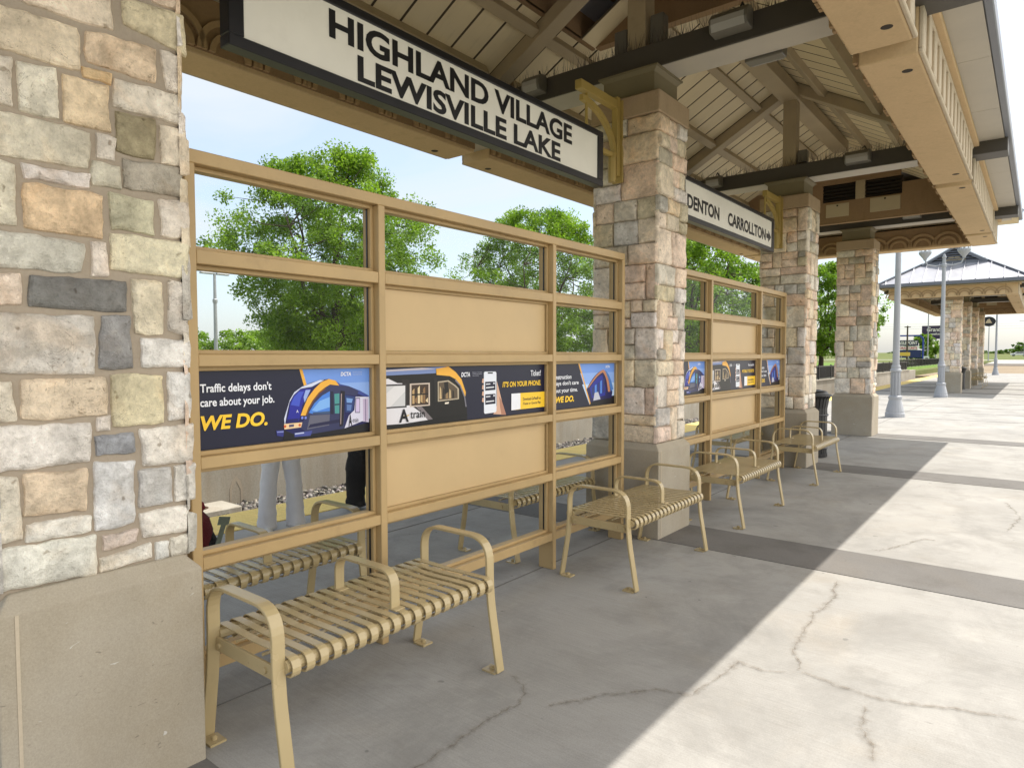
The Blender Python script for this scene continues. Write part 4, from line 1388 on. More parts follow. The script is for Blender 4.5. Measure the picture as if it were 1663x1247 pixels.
def make_ad(kind, dy, label):
    i = {'job': 0, 'ticket': 1, 'time': 2}[kind[:6] if kind.startswith('ticket') else kind]
    y0, y1 = POSTS[i][1] + 0.019, POSTS[i + 1][0] - 0.019
    z0, z1 = RAILS[3][1] + 0.019, RAILS[2][0] - 0.019
    t = thing('advert_panel', label, 'advert', (GX, y0 + dy, z0), 'printed advertising panels in the screens')
    W, H = y1 - y0, z1 - z0
    MB().box(-0.006, 0.006, 0, W, 0, H).build('panel', M['signblack'], t)
    a = Art(0, W, 0, H)
    a.poly([(0, 0), (1, 0), (1, 1), (0, 1)], NAVY)
    if kind in ('job', 'time'):
        ph = [(0.539, 1), (1, 1), (1, 0.10), (0.62, 0.06)] if kind == 'job' else [(0.40, 1), (1, 1), (1, 0.06), (0.56, 0.02)]
        xl = ph[0][0]
        a.poly([(xl, 1), (1, 1), (1, 0.0), (ph[3][0] + 0.03, 0.0)], SKYB)
        a.poly([(xl + 0.03, 0.78), (1, 0.78), (1, 0.0), (ph[3][0] + 0.03, 0.0)], lin(140, 174, 236))
        a.poly([(xl + 0.06, 0.52), (1, 0.52), (1, 0.0), (ph[3][0] + 0.03, 0.0)], SKYL)
        a.poly([(ph[3][0] + 0.02, 0.14), (1, 0.20), (1, 0.0), (ph[3][0] + 0.03, 0.0)], BLK)
        e = 0.018 if kind == 'job' else 0.02
        a.poly([(xl, 1), (xl + e, 1), (ph[3][0] + 0.03 + e, 0.0), (ph[3][0] + 0.03, 0.0)], ORA)
        if kind == 'job':
            train_left(a)
        else:
            # modern railcar seen nose-right under an arching roof
            a.poly(curve((0.53, 0.40), (0.66, 0.78), (0.80, 0.84), 8) + curve((0.80, 0.84), (0.90, 0.70), (0.97, 0.30), 8) + [(0.95, 0.10), (0.60, 0.06)], DBLU)
            a.poly(curve((0.58, 0.42), (0.68, 0.66), (0.79, 0.72), 6) + [(0.85, 0.40), (0.84, 0.22), (0.62, 0.18)], BLU)
            for q in range(5):
                u = 0.62 + q * 0.045
                a.poly([(u, 0.24 + q * 0.012), (u + 0.03, 0.245 + q * 0.012), (u + 0.03, 0.46 + q * 0.045), (u, 0.43 + q * 0.045)], GLS if q % 2 else DGL)
            a.strip(curve((0.55, 0.44), (0.70, 0.80), (0.81, 0.85), 10) + curve((0.81, 0.85), (0.90, 0.74), (0.93, 0.30), 8), curve((0.57, 0.44), (0.71, 0.74), (0.80, 0.78), 10) + curve((0.80, 0.78), (0.87, 0.66), (0.89, 0.30), 8), lin(190, 130, 96))
            a.poly(curve((0.83, 0.84), (0.92, 0.76), (0.985, 0.36), 8) + [(0.94, 0.30), (0.90, 0.60)], lin(70, 120, 190))
            a.poly([(0.64, 0.12), (0.76, 0.14), (0.72, 0.32), (0.66, 0.30)], SILV)
            a.poly([(0.56, 0.0), (1, 0.0), (1, 0.16), (0.62, 0.10)], BLK)
        a.text('DCTA', 0.797 if kind == 'job' else 0.84, 0.868 if kind == 'job' else 0.91, 0.885, 0.945, WHT, 0.035, 0.15)
        if kind == 'job':
            a.text('Denton County', 0.88, 0.945, 0.925, 0.945, SILV, 0.0)
            a.text('Transportation Authority', 0.88, 0.945, 0.89, 0.912, SILV, 0.0)
        if kind == 'job':
            a.text("Traffic delays don't", 0.012, 0.375, 0.695, 0.84, WHT, 0.02)
            a.text('care about your job.', 0.012, 0.39, 0.515, 0.655, WHT, 0.02)
            a.text('WE DO.', 0.012, 0.35, 0.245, 0.435, YEL, 0.035, 0.18)
        else:
            a.text('Construction', -0.02 + 0.02, 0.29, 0.665, 0.765, WHT, 0.018)
            a.text("delays don't care", 0.0, 0.40, 0.505, 0.625, WHT, 0.018)
            a.text('about your time.', 0.0, 0.385, 0.345, 0.465, WHT, 0.018)
            a.text('WE DO.', 0.06, 0.33, 0.15, 0.29, YEL, 0.045, 0.18)
    else:
        # side of a dark railcar, then a phone in a hand
        pl = a.poly
        pl([(0.0, 0.962), (0.343, 1.0), (0.274, 0.955), (0.274, 0.867), (0.0, 0.868)], lin(120, 140, 190))
        pl([(0.0, 0.955), (0.20, 0.985), (0.274, 0.955), (0.0, 0.93)], lin(206, 198, 206))
        pl([(0.0, 0.868), (0.278, 0.885), (0.359, 0.825), (0.41, 0.66), (0.444, 0.468), (0.453, 0.169), (0.453, 0.036), (0.0, 0.0)], lin(17, 15, 18))
        pl([(0.0, 0.80), (0.03, 0.82), (0.075, 0.74), (0.12, 0.73), (0.12, 0.60), (0.151, 0.332), (0.261, 0.037), (0.0, 0.075)], lin(222, 220, 226))
        pl([(0.122, 0.62), (0.144, 0.53), (0.265, 0.048), (0.235, 0.055), (0.135, 0.45)], lin(120, 112, 116))
        pl([(0.095, 0.80), (0.135, 0.79), (0.135, 0.36), (0.118, 0.36)], lin(36, 30, 32))
        pl([(0.0, 0.725), (0.12, 0.721), (0.119, 0.329), (0.0, 0.337)], lin(52, 48, 52))
        pl([(0.0, 0.70), (0.113, 0.695), (0.112, 0.355), (0.0, 0.362)], lin(204, 204, 206))
        pl([(0.0, 0.52), (0.06, 0.69), (0.112, 0.69), (0.112, 0.60), (0.04, 0.36), (0.0, 0.36)], lin(222, 220, 222))
        pl([(0.136, 0.722), (0.24, 0.722), (0.24, 0.328), (0.135, 0.33)], lin(206, 190, 176))
        pl([(0.144, 0.70), (0.233, 0.70), (0.233, 0.348), (0.143, 0.35)], lin(62, 46, 36))
        for q in range(6):
            u = 0.148 + q * 0.014
            h = (0.64, 0.50, 0.68, 0.56, 0.66, 0.47)[q]
            pl([(u, 0.38 + 0.03 * (q % 2)), (u + 0.011, 0.38), (u + 0.011, h), (u, h - 0.04)], (lin(190, 158, 112), lin(136, 104, 70), lin(222, 200, 160))[q % 3])
        pl([(0.143, 0.545), (0.233, 0.545), (0.233, 0.52), (0.143, 0.52)], lin(28, 22, 20))
        pl([(0.262, 0.80), (0.278, 0.80), (0.276, 0.38), (0.264, 0.38)], lin(30, 28, 30))
        pl([(0.283, 0.735), (0.343, 0.752), (0.385, 0.655), (0.404, 0.59), (0.404, 0.402), (0.283, 0.385)], lin(186, 172, 150))
        pl([(0.288, 0.715), (0.34, 0.73), (0.375, 0.65), (0.395, 0.59), (0.396, 0.42), (0.288, 0.405)], lin(92, 78, 62))
        for q in range(5):
            u = 0.292 + q * 0.018
            pl([(u, 0.43), (u + 0.012, 0.43), (u + 0.010, 0.60 - 0.012 * q), (u + 0.002, 0.66 - 0.02 * q)], (lin(196, 170, 128), lin(40, 34, 30), lin(150, 122, 86))[q % 3])
        pl([(0.318, 0.72), (0.34, 0.72), (0.345, 0.55), (0.322, 0.50)], lin(24, 20, 20))
        pl([(0.322, 0.36), (0.345, 0.365), (0.343, 0.335), (0.322, 0.33)], lin(236, 226, 210))
        a.strip([(0.274, 0.96), (0.343, 0.996), (0.385, 0.894), (0.419, 0.76), (0.445, 0.517)], [(0.277, 0.854), (0.351, 0.825), (0.385, 0.764), (0.414, 0.655), (0.441, 0.437)], ORA)
        a.strip([(0.385, 0.764), (0.414, 0.655), (0.441, 0.44), (0.45, 0.25)], [(0.38, 0.74), (0.408, 0.64), (0.434, 0.43), (0.442, 0.25)], lin(120, 118, 130))
        pl([(0.0, 0.045), (0.453, 0.12), (0.453, 0.0), (0.0, 0.0)], lin(12, 11, 15))
        a.text('train', 0.136, 0.21, 0.135, 0.265, BLK, 0.008)
        a.text('A', 0.080, 0.128, 0.085, 0.305, BLK, 0.03)
        pl([(0.10, 0.19), (0.132, 0.205), (0.130, 0.188), (0.10, 0.172)], lin(214, 178, 90))
        pl([(0.644, 0.70), (0.655, 0.58), (0.678, 0.301), (0.708, 0.02), (0.62, 0.06), (0.635, 0.16), (0.644, 0.22)], lin(216, 174, 150))
        pl([(0.66, 0.40), (0.678, 0.301), (0.708, 0.02), (0.675, 0.03), (0.665, 0.2)], lin(176, 126, 104))
        for v0 in (0.30, 0.42, 0.54, 0.66):
            pl([(0.545, v0 + 0.02), (0.560, v0), (0.560, v0 + 0.095), (0.548, v0 + 0.09)], lin(214, 172, 148))
        pl([(0.558, 0.11), (0.564, 0.083), (0.634, 0.09), (0.641, 0.115), (0.641, 0.855), (0.635, 0.88), (0.564, 0.885), (0.558, 0.86)], lin(232, 236, 246))
        pl([(0.583, 0.845), (0.617, 0.842), (0.617, 0.868), (0.583, 0.872)], BLK)
        for va, vb in ((0.522, 0.691), (0.256, 0.452)):
            pl([(0.566, va), (0.634, va + 0.005), (0.634, vb), (0.566, vb)], NAVY)
            pl([(0.571, vb - 0.055), (0.60, vb - 0.053), (0.60, vb - 0.035), (0.571, vb - 0.037)], WHT)
            pl([(0.571, va + 0.045), (0.625, va + 0.05), (0.625, va + 0.07), (0.571, va + 0.066)], WHT)
            pl([(0.62, vb - 0.05), (0.629, vb - 0.05), (0.629, vb - 0.02), (0.62, vb - 0.02)], WHT)
        pl([(0.744, 0.097), (0.998, 0.103), (0.998, 0.425), (0.745, 0.429)], YEL)
        pl([(0.744, 0.097), (0.81, 0.104), (0.81, 0.428), (0.745, 0.429)], WHT)
        a.text('DCTA', 0.417, 0.47, 0.80, 0.885, WHT, 0.035, 0.15)
        a.text('Denton County', 0.485, 0.545, 0.865, 0.885, SILV, 0)
        a.text('Transportation', 0.485, 0.545, 0.835, 0.855, SILV, 0)
        a.text('Authority', 0.485, 0.525, 0.805, 0.825, SILV, 0)
        if kind == 'ticket':
            a.text('Ticket?', 0.888, 0.967, 0.765, 0.885, WHT, 0.015)
            a.text("IT'S ON YOUR PHONE.", 0.682, 0.967, 0.565, 0.675, YEL, 0.03, 0.15)
            a.text('Download GoPass\u00ae on', 0.829, 0.967, 0.27, 0.335, NAVY, 0.015)
            a.text('iTunes or Google Play', 0.829, 0.967, 0.165, 0.235, NAVY, 0.015)
        else:
            a.text('Now boarding', 0.83, 0.967, 0.765, 0.885, WHT, 0.015)
            a.text('MOBILE TICKETS', 0.69, 0.967, 0.565, 0.675, YEL, 0.03)
            a.text('Download GoPass\u00ae on', 0.829, 0.967, 0.27, 0.335, NAVY, 0.015)
            a.text('iTunes or Google Play', 0.829, 0.967, 0.165, 0.235, NAVY, 0.015)
    a.g.build('printed_picture', M['tint'], t)
    for q in a.t:
        q.build('lettering', M['tint'], t)
    return t
make_ad('job', 0, "advert reading Traffic delays don't care about your job, with a blue train")
make_ad('ticket', 0, "advert with a hand holding a phone reading It's on your phone, in the nearer screen")
make_ad('time', 0, 'advert with an arched blue train reading WE DO, left of the middle pier')
make_ad('job', PITCHY, 'advert with a blue train just right of the middle pier, half hidden by it')
make_ad('ticket2', PITCHY, 'advert with a phone and a yellow box in the farther screen')
make_ad('time', PITCHY, 'advert with an arched blue train at the right end of the farther screen')

# ------------------------------------------------------------------ station signs
def make_sign(y0, y1, label, rows, arrows=False):
    xf = -2.70
    z0, z1 = 2.812, 3.232
    t = thing('station_sign', label, 'sign', (xf, y0, z0), 'black framed signs hung between the piers')
    W, H = y1 - y0, z1 - z0
    MB().box(-0.07, -0.012, 0.03, W - 0.03, 0.03, H - 0.03).build('face_board', M['signface'], t)
    g = MB()
    fr = 0.072
    g.box(-0.075, 0, 0, W, 0, fr * 0.7).box(-0.075, 0, 0, W, H - fr * 0.6, H).box(-0.075, 0, 0, fr, fr * 0.7, H - fr * 0.6).box(-0.075, 0, W - fr, W, fr * 0.7, H - fr * 0.6)
    g.build('frame', M['signblack'], t, bevel=0.004)
    for body, ya, yb, za, zb, off in rows:
        vs, fs = text_box(body, ya - y0, yb - y0, za - z0, zb - z0, off)
        g = MB()
        g.add([(-0.010, a, b) for a, b in vs], fs)
        g.build('lettering', M['signblack'], t)
    if arrows:
        for tip, tail, z in arrows:
            s = 1 if tip > tail else -1
            w = 0.028
            pts = [(tail, z - w), (tip - s * 0.11, z - w), (tip - s * 0.11, z - 0.075), (tip, z), (tip - s * 0.11, z + 0.075), (tip - s * 0.11, z + w), (tail, z + w)]
            g = MB()
            g.add([(-0.010, a - y0, b - z0) for a, b in pts], [tuple(range(7))])
            g.build('arrow', M['signblack'], t)
    return t
s1 = make_sign(1.477, 4.527, 'big black framed sign reading HIGHLAND VILLAGE LEWISVILLE LAKE',
               [('HIGHLAND VILLAGE', 1.99, 4.10, 3.03, 3.168, 0.032), ('LEWISVILLE LAKE', 2.158, 3.952, 2.875, 3.006, 0.032)])
s2 = make_sign(1.477 + PITCHY - 0.10, 8.76, 'black framed sign with arrows reading DENTON and CARROLLTON',
               [('DENTON', 6.12, 6.94, 2.927, 3.066, 0.035), ('CARROLLTON', 7.19, 8.46, 2.922, 3.064, 0.035)], [(8.67, 8.49, 2.99), (5.86, 6.05, 2.99)])
def bracket(sign, yp, sgn, ysign):
    """ochre wall bracket: plate on the pier, arm, curved brace, hanger rod"""
    x = -2.79
    o = Vector(sign.location)
    g = MB()
    def B(x0, x1, ya, yb, z0, z1):
        a, b = sorted((yp + sgn * ya, yp + sgn * yb))
        g.box(x0 - o.x, x1 - o.x, a - o.y, b - o.y, z0 - o.z, z1 - o.z)
    B(x - 0.05, x + 0.05, 0.002, 0.02, 2.93, 3.60)
    B(x - 0.028, x + 0.028, 0.02, 0.07, 2.98, 3.62)
    B(x - 0.03, x + 0.03, 0.07, 0.62, 3.52, 3.59)
    B(x - 0.018, x + 0.018, 0.05, 0.30, 3.12, 3.16)
    br = g.build('bracket', M['gold'], sign, bevel=0.004)
    path = [(0.075, 3.13)] + [(0.075 + 0.50 * (1 - math.cos(a)), 3.13 + 0.34 * math.sin(a)) for a in [i * math.pi / 24 for i in range(1, 13)]]
    g = MB()
    n = len(path)
    for (a, b) in zip(path[:-1], path[1:]):
        g.bar((x - o.x, yp + sgn * a[0] - o.y, a[1] - o.z), (x - o.x, yp + sgn * b[0] - o.y, b[1] - o.z), 0.045, 0.035, (1, 0, 0))
    g.build('brace', M['gold'], br)
    MB().tube([(x - o.x, ysign - o.y, 3.232 - o.z), (x - o.x, ysign - o.y, 3.53 - o.z)], 0.012, 8).build('hanger', M['gold'], br)
    g = MB()
    g.lathe([(0.03, 2.92 - o.z), (0.035, 2.95 - o.z), (0.035, 3.11 - o.z), (0.02, 3.15 - o.z)], x - o.x + 0.0, yp + sgn * 0.11 - o.y, 10)
    g.build('finial', M['gold'], br)
bracket(s1, PY[1] - 0.275, -1, 4.42)
bracket(s1, PY[0] + 0.275, 1, 1.62)
bracket(s2, PY[2] - 0.275, -1, 8.66)
bracket(s2, PY[1] + 0.275, 1, 5.84)

# ------------------------------------------------------------------ benches
def make_bench(label, x, y):
    t = thing('platform_bench', label, 'bench', (x, y, 0), 'tan slatted metal benches on the platform')
    hl = 0.56
    arm = bez([(0.285, 0.005), (0.222, 0.36), (0.222, 0.632), (-0.222, 0.632), (-0.222, 0.36), (-0.285, 0.005)], 8, 0.115)
    for s in (-1, 1):
        e = MB().sweep(arm, 0.050, 0.013, off=s * hl).build('end_frame', M['bench'], t, bevel=0.002)
        for sx in (-1, 1):
            g = MB().box(min(sx * 0.275, sx * 0.275 - sx * 0.075), max(sx * 0.275, sx * 0.275 - sx * 0.075), s * hl - 0.032, s * hl + 0.032, 0.0, 0.009)
            g.lathe([(0.012, 0.009), (0.012, 0.02), (0.006, 0.024)], sx * 0.235, s * hl, 8)
            g.build('foot_plate', M['bench'], e)
        g = MB().box(-0.218, 0.218, s * (hl - 0.012) - 0.006, s * (hl - 0.012) + 0.006, 0.365, 0.418)
        for xx in (-0.19, 0.13, 0.19):
            g.tube([(xx, s * hl - s * 0.012 - 0.014, 0.39), (xx, s * hl - s * 0.012 + 0.014, 0.39)], 0.012, 8)
        g.build('side_rail', M['bench'], t, bevel=0.0015)
    # seat of rolled straps
    prof = [(0.225, 0.388)]
    for k in range(8):
        a = -0.9 + k * (math.pi / 2 + 0.9) / 7
        prof.append((0.230 + 0.036 * math.cos(a), 0.421 + 0.036 * math.sin(a)))
    prof += [(0.12, 0.456), (0.0, 0.453)]
    prof = prof + [(-a, b) for a, b in prof[::-1][1:]]
    g = MB()
    n = 19
    for i in range(n):
        g.sweep(prof, 0.033, 0.005, off=-hl + 0.045 + (2 * hl - 0.09) * i / (n - 1))
    g.build('seat', M['bench'], t)
    g = MB()
    for xx in (-0.228, 0.228):
        g.tube([(xx, -hl + 0.02, 0.425), (xx, hl - 0.02, 0.425)], 0.024, 10)
    for xx in (-0.09, 0.09):
        g.tube([(xx, -hl + 0.02, 0.430), (xx, hl - 0.02, 0.430)], 0.006, 6)
    g.build('seat_tube', M['bench'], t)
    c = bez([(0.185, 0.458), (0.185, 0.612), (-0.185, 0.612), (-0.185, 0.458)], 8, 0.10)
    g = MB().sweep(c, 0.046, 0.012)
    for sx in (-1, 1):
        g.box(sx * 0.185 - 0.035, sx * 0.185 + 0.035, -0.026, 0.026, 0.457, 0.464)
    g.build('centre_armrest', M['bench'], t, bevel=0.0015)
    return t
BX, BBX = -2.245, -3.20
b0 = make_bench('nearest tan slatted bench, in front of the first screen', BX, 1.80)
BL = [((0, 4.275 - 1.80, 0), 'second tan bench, in front of the middle pier'), ((0, 6.215 - 1.80, 0), 'third tan bench, just past the middle pier in front of the farther screen'),
      ((0, 8.64 - 1.80, 0), 'fourth tan bench, in front of the third pier near the litter bin'),
      ((BBX - BX, 0, 0), 'bench behind the first screen, back to back with the nearest bench'), ((BBX - BX, 4.275 - 1.80, 0), 'bench behind the first screen beside the middle pier'),
      ((BBX - BX, 6.215 - 1.80, 0), 'bench behind the farther screen, next to the middle pier'), ((BBX - BX, 8.64 - 1.80, 0), 'bench behind the farther screen, next to the third pier'),
      ((0, 6.215 - 1.8 + FAR, 0), 'tiny bench under the distant shelter, beside its second pier'), ((0, 8.64 - 1.8 + FAR, 0), 'tiny bench under the distant shelter, beside its third pier')]
for d, lb in BL:
    dup(b0, d, lb)

# ------------------------------------------------------------------ litter bins
def make_bin(x, y, label):
    t = thing('litter_bin', label, 'bin', (x, y, 0), 'black slatted litter bins')
    g = MB()
    for k in range(28):
        a = 2 * math.pi * k / 28
        c, s = math.cos(a), math.sin(a)
        p = [(0.235 * c, 0.235 * s, 0.06), (0.235 * c, 0.235 * s, 0.72), (0.26 * c, 0.26 * s, 0.86), (0.285 * c, 0.285 * s, 0.90)]
        for q0, q1 in zip(p[:-1], p[1:]):
            g.bar(q0, q1, 0.044, 0.008, (c, s, 0.01))
    g.build('slats', M['black'], t)
    MB().lathe([(0.226, 0.05), (0.226, 0.89), (0.21, 0.89), (0.21, 0.06)], 0, 0, 20).build('liner', M['black'], t, smooth=False)
    MB().lathe([(0.21, 0.0), (0.25, 0.01), (0.25, 0.06), (0.2, 0.07)], 0, 0, 20).build('foot_ring', M['black'], t)
    g = MB()
    for rr_, z in ((0.29, 0.905), (0.245, 0.62), (0.245, 0.14)):
        pts = [(rr_ * math.cos(k * math.pi / 12), rr_ * math.sin(k * math.pi / 12), z) for k in range(25)]
        g.tube(pts, 0.014, 6)
    g.build('hoops', M['black'], t)
    MB().lathe([(0.285, 0.90), (0.22, 0.97), (0.15, 0.985), (0.13, 0.96), (0.13, 0.93)], 0, 0, 20).build('lid', M['black'], t, smooth=True)
    return t
lb = make_bin(-2.66, 10.42, 'black slatted litter bin behind the third pier')
dup(lb, (-0.10, PY[1] + FAR - 1.0 - 10.42, 0), 'distant black litter bin beside the pale pier of the far shelter')

# ------------------------------------------------------------------ street lamps
def make_lamp(y, label, x=-2.72, oval=False):
    t = thing('street_lamp', label, 'lamp', (x, y, 0), 'grey cast lamp posts along the platform')
    k = 1.0
    g = MB().lathe([(0.215, 0.0), (0.215, 0.09), (0.20, 0.11), (0.20, 0.15), (0.16, 0.32), (0.135, 0.42), (0.15, 0.45), (0.15, 0.50), (0.115, 0.52)], 0, 0, 20)
    g.build('base', M['lampgrey'], t)
    g = MB()
    for q in range(10):
        a = 2 * math.pi * q / 10
        g.bar((0.10 * math.cos(a), 0.10 * math.sin(a), 0.52), (0.095 * math.cos(a), 0.095 * math.sin(a), 1.08), 0.035, 0.02, (math.cos(a), math.sin(a), 0.01))
    g.lathe([(0.098, 0.50), (0.093, 1.08), (0.125, 1.10), (0.125, 1.14), (0.10, 1.17), (0.10, 1.22), (0.088, 1.26)], 0, 0, 20)
    g.build('fluted_shaft', M['lampgrey'], t)
    MB().lathe([(0.076, 1.24), (0.058, 4.55), (0.085, 4.58), (0.085, 4.66), (0.06, 4.70), (0.05, 4.86), (0.07, 4.90), (0.05, 4.97), (0.015, 5.03)], 0, 0, 16).build('pole', M['lampgrey'], t, smooth=False)
    for s in (-1, 1):
        g = MB().tube([(0, 0, 4.66), (s * 0.25, 0, 4.62), (s * 0.50, 0, 4.68), (s * 0.575, 0, 4.86)], 0.022, 8)
        arm = g.build('arm', M['lampgrey'], t)
        g = MB().lathe([(0.04, 4.84), (0.06, 4.90), (0.18, 5.06), (0.20, 5.10), (0.20, 5.15), (0.17, 5.155)], s * 0.575, 0, 12)
        g.build('lantern_bowl', M['lampgrey'], arm)
        g = MB()
        for q in range(8):
            a = 2 * math.pi * q / 8
            g.bar((s * 0.575 + 0.165 * math.cos(a), 0.165 * math.sin(a), 5.15), (s * 0.575 + 0.19 * math.cos(a), 0.19 * math.sin(a), 5.55), 0.014, 0.014)
        for z, rr_ in ((5.33, 0.178), (5.55, 0.19)):
            g.tube([(s * 0.575 + rr_ * math.cos(q * math.pi / 8), rr_ * math.sin(q * math.pi / 8), z) for q in range(17)], 0.008, 5)
        g.tube([(s * 0.575, 0, 5.15), (s * 0.575, 0, 5.42)], 0.035, 8)
        g.build('lantern_cage', M['lampgrey'], arm)
        MB().lathe([(0.21, 5.55), (0.20, 5.58), (0.08, 5.72), (0.03, 5.78), (0.01, 5.86)], s * 0.575, 0, 12).build('lantern_roof', M['lampgrey'], arm)
    return t
l0 = make_lamp(18.26, 'nearer grey lamp post with a bell-shaped base, its top hidden by the roof')
l1 = dup(l0, (0, 27.7 - 18.26, 0), 'grey lamp post with twin lanterns in front of the distant shelter')
l2 = dup(l0, (0.15, 60.5 - 18.26, 0), 'small lamp post at the far end of the platform beside an oval sign')
t = thing('oval_sign', 'dark oval hanging sign with a pale emblem, by the farthest lamp post', 'sign', (-3.05, 60.3, 3.95))
ov = [(0.42 * math.cos(k * math.pi / 16), 0, 0.36 * math.sin(k * math.pi / 16)) for k in range(32)]
MB().prism(ov, (0, 0.05, 0)).build('plate', M['black'], t)
MB().prism([(-0.20, -0.008, -0.12), (0.22, -0.008, -0.12), (0.14, -0.008, 0.0), (0.05, -0.008, 0.2), (-0.08, -0.008, 0.14), (-0.15, -0.008, 0.0)], (0, 0.006, 0)).build('emblem', M['access'], t)
MB().tube([(-0.5, 0.03, 0.05), (0.55, 0.03, 0.05)], 0.02, 6).build('arm', M['lampgrey'], t)

# ------------------------------------------------------------------ people and luggage
def loft(g, rings, n=18):
    vs = []
    for cx, cy, cz, rx, ry in rings:
        for k in range(n):
            a = 2 * math.pi * k / n
            w = 1 + 0.05 * mnoise.noise((cx * 9 + math.cos(a) * 1.4, cz * 11, math.sin(a) * 1.4 + cy)) + 0.045 * mnoise.noise((cx * 3 + math.cos(a) * 2.2, cz * 15 + math.sin(a + 1) * 2.5, math.sin(a) * 2.2))
            vs.append((cx + rx * w * math.cos(a), cy + ry * w * math.sin(a), cz))
    m = len(rings)
    fs = [(i * n + k, i * n + (k + 1) % n, (i + 1) * n + (k + 1) % n, (i + 1) * n + k) for i in range(m - 1) for k in range(n)]
    fs += [tuple(range(n - 1, -1, -1)), tuple(range((m - 1) * n, m * n))]
    g.add(vs, fs)

def flat(name, c, rough=0.8, bump=0.3, sc_=220):
    s = NT(name)
    n1 = s.noise(5, 4)
    n2 = s.noise(sc_, 3, 0.6)
    col = s.mix(n1, sc(c, 0.88), sc(c, 1.08))
    wr = s.noise(9, 4, 0.6, (1, 1, 2.2), 1.5)
    nm = s.bump(wr, 0.5, 0.02)
    return s.fin(col, rough, 0, s.bump(n2, bump, 0.001, nm), 0.25)
skin = flat('skin', (0.42, 0.24, 0.16), 0.55, 0.05)
hairm = flat('dark_hair', (0.03, 0.02, 0.015), 0.5, 0.3)
shoem = flat('white_shoe', (0.7, 0.69, 0.66), 0.5, 0.1)

